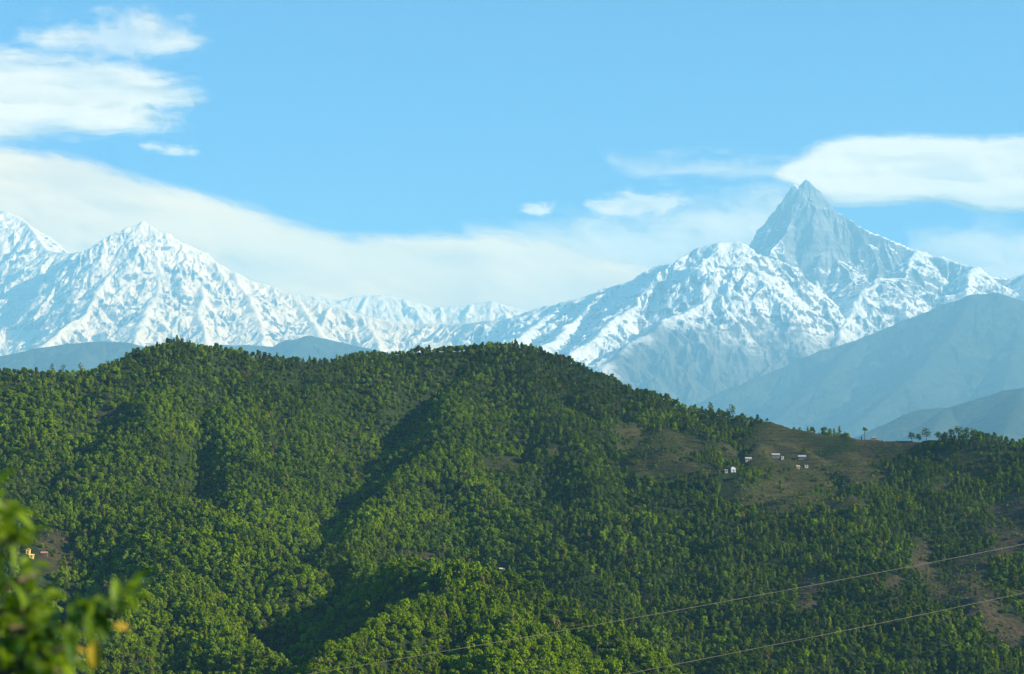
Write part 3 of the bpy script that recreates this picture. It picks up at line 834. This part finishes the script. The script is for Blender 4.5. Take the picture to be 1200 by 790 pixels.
# ------------------------------------------------------------------ clouds, far beyond the mountains
def cloud_material(name, col):
    t = NT(name)
    a = t.n('ShaderNodeAttribute', attribute_name='cover').outputs['Fac']
    d = t.n('ShaderNodeBsdfDiffuse'); d.inputs[0].default_value = col
    tl = t.n('ShaderNodeBsdfTranslucent'); tl.inputs[0].default_value = col
    # light wanders about inside a cloud: soften its shading towards an even, sun-filled normal
    g = t.n('ShaderNodeNewGeometry')
    vb = t.n('ShaderNodeVectorMath', operation='SCALE'); t.l(g.outputs['Normal'], vb.inputs[0]); vb.inputs['Scale'].default_value = 0.55
    vc = t.n('ShaderNodeVectorMath', operation='ADD'); t.l(vb.outputs[0], vc.inputs[0]); vc.inputs[1].default_value = (0.45, -0.30, 0.5)
    vd = t.n('ShaderNodeVectorMath', operation='NORMALIZE'); t.l(vc.outputs[0], vd.inputs[0])
    t.l(vd.outputs[0], d.inputs['Normal'])
    m1 = t.n('ShaderNodeMixShader'); m1.inputs[0].default_value = 0.1
    t.l(d.outputs[0], m1.inputs[1]); t.l(tl.outputs[0], m1.inputs[2])
    tr = t.n('ShaderNodeBsdfTransparent')
    m2 = t.n('ShaderNodeMixShader'); t.l(a, m2.inputs[0]); t.l(tr.outputs[0], m2.inputs[1]); t.l(m1.outputs[0], m2.inputs[2])
    t.l(m2.outputs[0], t.out.inputs[0])
    return t.m
M_CLOUD = cloud_material('cloud_vapour', (0.82, 0.65, 0.44, 1))
M_BANK = cloud_material('glow_tinted_cloud_vapour', (1.0, 0.66, 0.26, 1))  # warm sun glow on the bank is put into its base colour

def poly_sdf(x, y, pts):
    """signed distance, positive inside"""
    pts = np.array(pts, float); n = len(pts)
    d = np.full(x.shape, 1e18); inside = np.zeros(x.shape, bool)
    for k in range(n):
        a, b = pts[k], pts[(k + 1) % n]
        e = b - a; wx_, wy_ = x - a[0], y - a[1]
        q = np.clip((wx_ * e[0] + wy_ * e[1]) / (e @ e + 1e-12), 0, 1)
        d = np.minimum(d, (wx_ - q * e[0]) ** 2 + (wy_ - q * e[1]) ** 2)
        c = ((a[1] > y) != (b[1] > y)) & (x < (b[0] - a[0]) * (y - a[1]) / (b[1] - a[1] + 1e-12) + a[0])
        inside ^= c
    return np.where(inside, 1, -1) * np.sqrt(d)

def cloud(name, label, pts, Y, soft=12, amp=16, sx=70, sy=28, opacity=0.95, seed=1, tilt=0.0, thick=900, stepp=2.5, fade=None, mottle=0.25, mat=None, group=None):
    Y, thick = Y * 1.35, thick * 1.35
    pts = np.array(pts, float)
    x0, y0 = pts.min(0) - soft - amp * 1.3; x1, y1 = pts.max(0) + soft + amp * 1.3
    nx, ny = int((x1 - x0) / stepp) + 1, int((y1 - y0) / stepp) + 1
    x, y = np.meshgrid(np.linspace(x0, x1, nx), np.linspace(y0, y1, ny))
    yr = y - tilt * x
    w1 = fbm(x / 90, yr / 40, 4, seed + 50) * 14; w2 = fbm(x / 90, yr / 40, 4, seed + 60) * 7
    n = fbm((x + w1) / sx, (yr + w2) / sy, 7, seed, 0.56) + 0.35 * fbm((x + 2 * w1) / 22, (yr + 1.5 * w2) / 7, 4, seed + 90)
    sdv = poly_sdf(x, y, pts)
    a = smooth(-soft, soft, sdv + amp * n * 1.6)
    a = a * opacity * (1 - mottle * smooth(-0.1, 0.5, fbm((x + w1) / (sx * 1.6), (yr + w2) / (sy * 1.4), 5, seed + 5)))
    if fade is not None: a = a * fade(x, y)
    a = np.clip(a, 0, 0.985)
    bulge = np.sqrt(np.clip(sdv + 12, 0, 70) / 70) * thick * (0.9 + 0.22 * fbm(x / 90, yr / 45, 5, seed + 8, 0.45)) * smooth(0.0, 0.4, a)
    d = np.stack([at(px_, 395, 1.0) - CAM for px_ in (x0, x1)])
    yc = (395 - y) / FPX; xc = (x - 600) / FPX
    dy = cp - yc * sp; dz = sp + yc * cp
    V = []
    for sgn in (-1, 1):
        Yg = Y - 30 - 0.10 * bulge if sgn < 0 else Y + 40 + bulge
        V.append(np.stack([xc / dy * Y, Yg, CAM[2] + dz / dy * Y], -1).reshape(-1, 3))
    j, i = np.meshgrid(np.arange(ny - 1), np.arange(nx - 1), indexing='ij')
    q = (j * nx + i).ravel()
    F = np.stack([q, q + nx, q + nx + 1, q + 1], 1)
    af = a.ravel()
    F = F[af[F].max(1) > 0.004]
    used = np.unique(F); remap = np.full(nx * ny, -1); remap[used] = np.arange(len(used))
    Ff = remap[F]; nb = len(used)
    Vall = np.concatenate([V[0][used], V[1][used]]); Fall = np.concatenate([Ff, Ff[:, ::-1] + nb]).astype(np.int32)
    al = np.tile(1 - np.sqrt(1 - af[used]), 2)
    me = bpy.data.meshes.new(name)
    me.vertices.add(len(Vall)); me.vertices.foreach_set('co', Vall.astype(np.float32).ravel())
    me.loops.add(Fall.size); me.polygons.add(len(Fall))
    me.loops.foreach_set('vertex_index', Fall.ravel())
    me.polygons.foreach_set('loop_start', np.arange(len(Fall), dtype=np.int32) * 4)
    me.polygons.foreach_set('use_smooth', np.ones(len(Fall), bool))
    me.update(calc_edges=True)
    at_ = me.attributes.new('cover', 'FLOAT', 'POINT'); at_.data.foreach_set('value', al.astype(np.float32))
    me.materials.append(mat or M_CLOUD)
    o = bpy.data.objects.new(name, me); C.objects.link(o)
    setp(o, label=label, category='cloud', kind='thing', group=group)
    return o

cloud('cloud_bank', 'long cream cloud bank sloping down behind the snowy peaks',
      [(-160, 160), (0, 172), (60, 181), (130, 198), (200, 218), (260, 236), (330, 256), (400, 274), (450, 280), (520, 274), (580, 274), (650, 285), (720, 300), (800, 330), (800, 440), (-160, 440)],
      46000, soft=11, amp=9, sx=120, sy=30, opacity=0.97, seed=3, tilt=0.2, thick=1500, mottle=0.13, mat=M_BANK,
      fade=lambda x, y: 1 - 0.30 * smooth(470, 640, x) * smooth(310, 350, y))
cloud('cloud', 'broad pale grey-white layered cloud high above the pyramid peak',
      [(-160, 60), (0, 60), (60, 66), (130, 74), (190, 90), (235, 108), (225, 120), (180, 126), (215, 140), (165, 148), (120, 152), (60, 156), (0, 162), (-160, 165)],
      51000, soft=14, amp=13, sx=90, sy=16, opacity=0.93, seed=13, thick=1100, mottle=0.25)
cloud('cloud', 'thin wispy white cloud floating over the layered cloud, topmost in the sky',
      [(30, 42), (60, 32), (110, 30), (140, 20), (180, 18), (220, 32), (232, 48), (205, 60), (170, 64), (130, 60), (90, 56), (50, 54)],
      52500, soft=16, amp=15, sx=60, sy=18, opacity=0.72, seed=23, thick=700, mottle=0.4)
cloud('cloud', 'small torn wisp of cloud just above the cream bank', [(165, 168), (185, 166), (195, 173), (225, 175), (228, 180), (200, 180), (175, 176)],
      51000, soft=6, amp=7, sx=24, sy=9, opacity=0.7, seed=29, thick=250, stepp=1.5)
cloud('cloud', 'smooth white lens-shaped cloud capping the sharp fishtail peak',
      [(905, 200), (928, 186), (960, 171), (1000, 162), (1050, 158), (1100, 160), (1150, 164), (1200, 158), (1360, 150), (1360, 250), (1200, 247), (1150, 246), (1110, 236), (1070, 236), (1010, 238), (980, 236), (950, 225)],
      49500, soft=7, amp=6, sx=130, sy=18, opacity=0.97, seed=33, thick=1300, mottle=0.10)
cloud('cloud', 'soft low white cloud behind the long right shoulder of the fishtail peak',
      [(1070, 276), (1120, 272), (1160, 266), (1200, 270), (1360, 262), (1360, 345), (1060, 345)],
      47500, soft=16, amp=10, sx=80, sy=18, opacity=0.8, seed=43, thick=900)
cloud('cloud', 'puffy white cloud drifting in the gap before the fishtail peak',
      [(690, 238), (710, 230), (735, 227), (770, 233), (800, 228), (815, 236), (800, 240), (775, 246), (750, 256), (720, 252)],
      47500, soft=8, amp=10, sx=36, sy=16, opacity=0.85, seed=53, thick=700, stepp=2)
cloud('cloud', 'tiny isolated white puff of cloud over the cloud bank', [(612, 243), (628, 238), (648, 242), (646, 248), (622, 250)],
      47500, soft=5, amp=6, sx=16, sy=8, opacity=0.85, seed=63, thick=300, stepp=1.5)
cloud('cloud', 'pale hazy cloud filling the gap beside the fishtail peak',
      [(560, 275), (620, 262), (670, 262), (710, 258), (770, 250), (830, 242), (890, 228), (960, 232), (960, 330), (860, 350), (700, 370), (560, 370)],
      46700, soft=24, amp=18, sx=80, sy=24, opacity=0.85, seed=73, thick=900, mottle=0.3)
cloud('cloud', 'thin streaky veil of cloud between the blue sky and the puffy cloud',
      [(720, 190), (770, 186), (830, 186), (890, 190), (925, 196), (910, 206), (850, 206), (800, 204), (750, 204)],
      51500, soft=14, amp=13, sx=70, sy=12, opacity=0.5, seed=83, thick=400, mottle=0.4)

# ------------------------------------------------------------------ houses
def box(bm, x0, x1, y0, y1, z0, z1):
    vs = [bm.verts.new(p) for p in ((x0, y0, z0), (x1, y0, z0), (x1, y1, z0), (x0, y1, z0), (x0, y0, z1), (x1, y0, z1), (x1, y1, z1), (x0, y1, z1))]
    for f in ((3, 2, 1, 0), (4, 5, 6, 7), (0, 1, 5, 4), (1, 2, 6, 5), (2, 3, 7, 6), (3, 0, 4, 7)):
        bm.faces.new([vs[i] for i in f])
def part(name, bm, mat, parent, smooth_=False):
    me = bpy.data.meshes.new(name); bmesh.ops.recalc_face_normals(bm, faces=bm.faces); bm.to_mesh(me); bm.free()
    me.materials.append(mat)
    if smooth_:
        for p in me.polygons: p.use_smooth = True
    o = bpy.data.objects.new(name, me); C.objects.link(o); o.parent = parent
    return o
M_DARK = simple_mat('dark_opening', (0.02, 0.02, 0.022), 0.4)
M_WOOD = simple_mat('old_door_wood', (0.10, 0.06, 0.035), 0.8)
def gable(bm, x0, x1, y0, y1, z, rise, along_x, th=0.12):
    if along_x: a = [(y0, z - 0.12), ((y0 + y1) / 2, z + rise), (y1, z - 0.12)]; lo, hi = x0, x1
    else: a = [(x0, z - 0.12), ((x0 + x1) / 2, z + rise), (x1, z - 0.12)]; lo, hi = y0, y1
    prof = a + [(p[0], p[1] + th) for p in reversed(a)]
    def v(t, p): return bm.verts.new((t, p[0], p[1]) if along_x else (p[0], t, p[1]))
    A = [v(lo, p) for p in prof]; B = [v(hi, p) for p in prof]
    for k in range(6): bm.faces.new((A[k], A[(k + 1) % 6], B[(k + 1) % 6], B[k]))
    for F in (A, B):
        bm.faces.new((F[0], F[1], F[4], F[5])); bm.faces.new((F[1], F[2], F[3], F[4]))
for px_, py_, w, d, h, roof, wc, rc, yaw, lab, q in HOUSES:
    root = bpy.data.objects.new('hut' if ('hut' in lab or 'shed' in lab or 'shack' in lab or 'outhouse' in lab) else 'house', None)
    C.objects.link(root); root.location = q; root.rotation_euler = (0, 0, yaw)
    setp(root, label=lab, category=root.name.split('.')[0], group='small hill farm buildings')
    mw = simple_mat('plastered_wall', wc, 0.85, 0.12, 1.5); mr = simple_mat('roofing', rc, 0.5, 0.2, 2.5)
    bm = bmesh.new(); box(bm, -w / 2, w / 2, -d / 2, d / 2, -2.5, h)
    rise = 0.0
    if roof != 'shed':                      # gable ends
        along = roof == 'gable'; rise = (d if along else w) * 0.32
        for s_ in (-1, 1):
            if along: P3 = [(s_ * w / 2, -d / 2, h), (s_ * w / 2, d / 2, h), (s_ * w / 2, 0, h + rise)]
            else: P3 = [(-w / 2, s_ * d / 2, h), (w / 2, s_ * d / 2, h), (0, s_ * d / 2, h + rise)]
            bm.faces.new([bm.verts.new(p) for p in P3])
    part('wall', bm, mw, root)
    bm = bmesh.new()
    if roof == 'shed':
        vs = []
        for z_, e in ((0.02, 0), (0.14, 1)):
            vs.append([bm.verts.new((sx * (w / 2 + 0.3), sy * (d / 2 + 0.35), h + z_ + (0.5 if sy > 0 else 0.0))) for sx, sy in ((-1, -1), (1, -1), (1, 1), (-1, 1))])
        bm.faces.new(vs[0][::-1]); bm.faces.new(vs[1])
        for k in range(4): bm.faces.new((vs[0][k], vs[0][(k + 1) % 4], vs[1][(k + 1) % 4], vs[1][k]))
    else:
        gable(bm, -w / 2 - 0.4, w / 2 + 0.4, -d / 2 - 0.4, d / 2 + 0.4, h - 0.05, rise + 0.12, roof == 'gable')
    part('roof', bm, mr, root)
    bm = bmesh.new(); box(bm, -0.45, 0.45, -d / 2 - 0.06, -d / 2 - 0.003, 0.0, min(1.85, h - 0.12)); part('door', bm, M_WOOD, root)
    for sx in (-1, 1):
        if w < 3.1: break
        bm = bmesh.new(); box(bm, sx * w * 0.32 - 0.35, sx * w * 0.32 + 0.35, -d / 2 - 0.05, -d / 2 - 0.003, 0.75, min(1.55, h - 0.2)); part('window', bm, M_DARK, root)

# ------------------------------------------------------------------ trees that stand out on the skyline
def crest_at(px_):
    Ys = np.arange(1500, 2500, 2.0)
    d = at(px_, 395, 1.0) - CAM
    x = Ys * d[0]
    k = int(np.argmax((sample(HZ, x, Ys) - CAM[2]) / Ys))
    return np.array([x[k], Ys[k], ground_z(x[k], Ys[k])])
def skyline_tree(px_, ytop, wpx, style, lab, seed, grp=None):
    b = crest_at(px_)
    top = at(px_, ytop, b[1])[2] - b[2]
    W = 1.2 * wpx / FPX * b[1] / 2
    if style == 'umbrella': z0, z1, cr, n, leaf = top * 0.46, top * 0.88, W * 0.62, 9, 330
    elif style == 'lone': z0, z1, cr, n, leaf = top * 0.72, top * 0.90, W * 0.7, 5, 170
    elif style == 'sparse': z0, z1, cr, n, leaf = top * 0.45, top * 0.92, W * 0.5, 7, 90
    elif style == 'pillar': z0, z1, cr, n, leaf = top * 0.25, top * 0.92, W * 0.6, 8, 230
    else: z0, z1, cr, n, leaf = top * 0.32, top * 0.88, W * 0.55, 10, 320
    cl = random_clumps(seed, n, W * 0.62, z0, z1, max(cr, 0.5), 0.45)
    root = bpy.data.objects.new('ridge_tree', None); C.objects.link(root); root.location = b
    setp(root, label=lab, category='tree', group=grp)
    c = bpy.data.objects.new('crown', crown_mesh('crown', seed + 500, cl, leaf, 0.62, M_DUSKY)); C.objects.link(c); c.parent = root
    t_ = bpy.data.objects.new('trunk', trunk_mesh('trunk', seed, top * 0.85, 0.26, [(q[0] * .8, q[1] * .8, q[2]) for q in cl[::2]])); C.objects.link(t_); t_.parent = root
G1 = 'grove of trees on the ridge top'
for k, a in enumerate([
    (1066, 506, 8, 'round', 'bushy tree at the west end of the ridge-top grove', G1), (1074, 508, 7, 'round', 'low round tree between the west-end tree and tallest tree of the grove', G1),
    (1083, 501, 12, 'round', 'tall broad dome-shaped tree in the western half of the ridge-top grove', G1), (1097, 506, 9, 'round', 'round dark tree just east of the dome-shaped grove tree', G1),
    (1105, 506, 9, 'round', 'middle round dark tree of the ridge-top grove', G1), (1112, 502, 7, 'umbrella', 'slim high-crowned tree beside the big umbrella tree of the grove', G1),
    (1120, 499.5, 11, 'umbrella', 'biggest umbrella-shaped tree of the ridge-top grove', G1), (1130, 500.5, 9, 'umbrella', 'oval high-crowned tree just east of the big umbrella tree', G1),
    (1139, 504, 9, 'umbrella', 'paler open-crowned tree in the eastern half of the grove', G1), (1148, 506, 6, 'umbrella', 'small high-crowned tree, second from the east end of the grove', G1),
    (1154, 508, 6, 'umbrella', 'smallest tree at the east end of the ridge-top grove', G1),
    (1011, 500.5, 5, 'lone', 'lone tall tree with a bare trunk and tuft crown on the skyline', None),
    (964, 500.5, 8, 'umbrella', 'small umbrella tree on the bare stretch of the skyline', None), (971, 502, 4, 'pillar', 'slim upright tree just east of the small umbrella tree', None),
    (950, 500.5, 5, 'round', 'small bushy tree west of the small umbrella tree on the skyline', None), (988, 508, 3, 'pillar', 'tiny lone bush between the umbrella tree and tall tuft-crowned tree', None),
    (62, 425, 5, 'sparse', 'thin see-through tree, westmost of three on the low skyline', None), (75, 427, 6, 'sparse', 'thin see-through tree, middle one of three on the low skyline', None),
    (95, 424, 7, 'sparse', 'thin see-through tree, eastmost of three on the low skyline', None), (127, 422, 7, 'sparse', 'sparse tree rising from the slope of the first hilltop', None),
    (136, 420, 5, 'pillar', 'upright tree beside the sparse tree below the first hilltop', None), (857, 473, 8, 'round', 'big round tree where the wood ends on the descending skyline', None),
    (832, 470, 6, 'round', 'round tree standing proud of the wood on the descending skyline', None), (717, 437, 5, 'round', 'knobby tree breaking the steep part of the descending skyline', None),
]):
    skyline_tree(*a[:5], 900 + k, a[5])

# ------------------------------------------------------------------ power line
M_CABLE = simple_mat('weathered_cable', (0.17, 0.155, 0.12), 0.5, 0.1, 1.0)
M_POLE = simple_mat('grey_timber', (0.20, 0.17, 0.14), 0.85, 0.3, 4.0)
def cable(name, a, b, sag, lab):
    bm = bmesh.new(); n = 90
    pts = [a + (b - a) * k / n + np.array([0, 0, -sag * 4 * (k / n) * (1 - k / n)]) for k in range(n + 1)]
    tube(bm, [tuple(p) for p in pts], [0.009] * (n + 1), 6)
    o = part(name, bm, M_CABLE, None, True)
    setp(o, label=lab, category='cable', group='power cables crossing the valley')
pA, pB = at(190, 818, 82.0), at(1345, 608, 104.0)
qA, qB = at(190, 890, 82.0), at(1345, 663, 104.0)
cable('power_cable', pA, pB, 0.25, 'upper pale power cable slanting across the near knoll')
cable('power_cable', qA, qB, 0.25, 'lower pale power cable slanting across the eastern slope')
for a, b, lab in ((pA, qA, 'tall timber pole carrying the western ends of two power cables'), (pB, qB, 'tall timber pole carrying the eastern ends of two power cables')):
    gz = ground_z(a[0], a[1] + 0.35)
    root = bpy.data.objects.new('utility_pole', None); C.objects.link(root); root.location = (a[0], a[1] + 0.35, gz)
    setp(root, label=lab, category='utility pole', group='poles of the power line')
    hgt = a[2] - gz
    bm = bmesh.new(); tube(bm, [(0, 0, -1.5), (0, 0, hgt * 0.5), (0, 0, hgt + 0.6)], [0.24, 0.2, 0.14], 12); part('pole', bm, M_POLE, root, True)
    for c in (a, b):
        z = c[2] - gz
        bm = bmesh.new(); box(bm, -0.9, 0.9, -0.26, -0.145, z - 0.32, z - 0.18); part('crossarm', bm, M_POLE, root)
        bm = bmesh.new(); tube(bm, [(0, -0.35, z - 0.2), (0, -0.35, z - 0.12), (0, -0.35, z + 0.02)], [0.05, 0.07, 0.04], 10); part('insulator', bm, M_DARK, root, True)
        bm = bmesh.new(); box(bm, -0.04, 0.04, -0.39, -0.262, z - 0.3, z - 0.21); part('bracket', bm, M_DARK, root)

# ------------------------------------------------------------------ the leafy shrub beside us
def near_leaf_material(name, a, b, trans):
    t = NT(name)
    tc = t.n('ShaderNodeTexCoord').outputs['Object']
    c = t.mix(t.mapr(t.noise(tc, 9.0, 3, 0.6), 0.35, 0.65), a, b)
    d = t.n('ShaderNodeBsdfPrincipled'); t.l(c, d.inputs[0]); d.inputs['Roughness'].default_value = 0.45
    tr = t.n('ShaderNodeBsdfTranslucent'); t.l(c, tr.inputs[0])
    ms = t.n('ShaderNodeMixShader'); ms.inputs[0].default_value = trans
    t.l(d.outputs[0], ms.inputs[1]); t.l(tr.outputs[0], ms.inputs[2]); t.l(ms.outputs[0], t.out.inputs[0])
    return t.m
M_NEAR = near_leaf_material('shrub_leaf', (0.035, 0.11, 0.006), (0.25, 0.37, 0.008), 0.5)
M_YELLOW = near_leaf_material('yellowed_leaf', (0.45, 0.30, 0.02), (0.55, 0.40, 0.03), 0.4)
def leaf(bm, p, dirn, nrm, ln, wd):
    dirn = Vector(dirn).normalized(); nrm = Vector(nrm); sidev = dirn.cross(nrm).normalized(); up = sidev.cross(dirn)
    prof = [(0, 0.05), (0.2, 0.62), (0.45, 1.0), (0.72, 0.72), (1, 0.02)]
    mid, L_, R2 = [], [], []
    for f, w in prof:
        c = Vector(p) + dirn * ln * f - up * ln * 0.22 * f * f
        mid.append(bm.verts.new(c)); L_.append(bm.verts.new(c + sidev * wd * w / 2 + up * wd * 0.18 * w)); R2.append(bm.verts.new(c - sidev * wd * w / 2 + up * wd * 0.18 * w))
    for k in range(4):
        bm.faces.new((mid[k], mid[k + 1], L_[k + 1], L_[k])); bm.faces.new((mid[k + 1], mid[k], R2[k], R2[k + 1]))
SY = 5.0
base = np.array([at(-130, 700, SY)[0], SY + 0.1, 0.0]); base[2] = ground_z(base[0], base[1])
shrub = bpy.data.objects.new('leafy_shrub', None); C.objects.link(shrub); shrub.location = base
setp(shrub, label='out-of-focus bright green leafy shrub close by at the edge of the view', category='shrub')
def rel(px_, py_, Y=SY): return tuple(at(px_, py_, Y) - base)
stem_top = rel(-110, 620)
bm = bmesh.new(); tube(bm, [(0, 0, -0.3), (0.03, 0, 0.9), (-0.02, 0.03, stem_top[2] * 0.6), stem_top], [0.045, 0.038, 0.028, 0.014], 9)
part('trunk', bm, M_BARK, shrub, True)
rs = random.Random(4)
fol = bmesh.new()
BR = [((-100, 800), (-20, 770), (40, 775), (75, 790)), ((-110, 760), (-40, 735), (25, 735), (62, 742)), ((-100, 780), (0, 752), (70, 735), (112, 716), (150, 692)), ((-110, 700), (-50, 690), (0, 690), (42, 672)),
      ((-110, 680), (-60, 650), (-20, 640), (22, 630)), ((-110, 650), (-70, 620), (-30, 600), (8, 592)), ((-110, 660), (-60, 615), (-40, 598), (-14, 585)), ((-120, 840), (-40, 815), (30, 810), (60, 830)), ((-105, 730), (-40, 712), (10, 716), (48, 712)),
      ((-100, 820), (-40, 790), (10, 790), (50, 768), (80, 758))]
for bi, pxs in enumerate(BR):
    Y0 = SY + rs.uniform(-0.35, 0.35)
    z0 = rel(*pxs[0])[2]
    pts = [(0.0, 0.0, z0 - 0.05)] + [rel(a, b, SY + (Y0 - SY) * (k + 1) / len(pxs)) for k, (a, b) in enumerate(pxs)]
    bm = bmesh.new(); tube(bm, pts, [0.012 * (1 - 0.75 * k / len(pts)) for k in range(len(pts))], 6); part('branch', bm, M_BARK, shrub, True)
    tot = 62 if bi != 2 else 85
    for q in range(tot):
        f = rs.uniform(0.3, 1.0) if bi != 2 else (rs.uniform(0.25, 0.62) if q < 40 else rs.uniform(0.72, 1.0))
        f *= len(pts) - 1; k = min(int(f), len(pts) - 2); f -= k
        p = Vector(pts[k]).lerp(Vector(pts[k + 1]), f)
        p += Vector((rs.gauss(0, 0.012), rs.gauss(0, 0.05), rs.gauss(0, 0.016)))
        dv = Vector((rs.uniform(-0.3, 1.0), rs.gauss(0, 0.7), rs.gauss(0, 0.35)))
        leaf(fol, p, dv, (rs.gauss(0, .35), rs.gauss(0, .35), 1), rs.uniform(0.05, 0.095), rs.uniform(0.022, 0.034))
part('foliage', fol, M_NEAR, shrub)
for a, b, dv, ln in ((110, 748, (0.05, 0, -1), 0.075), (70, 758, (1, 0.2, -0.1), 0.06), (132, 733, (1, .3, -.1), 0.04)):
    bm = bmesh.new(); leaf(bm, rel(a, b), dv, (0.1, -1, 0.4), ln, 0.036 if ln > .07 else 0.022)
    o = part('leaf', bm, M_YELLOW, shrub); o['label'] = 'yellowed leaf hanging from the branch'
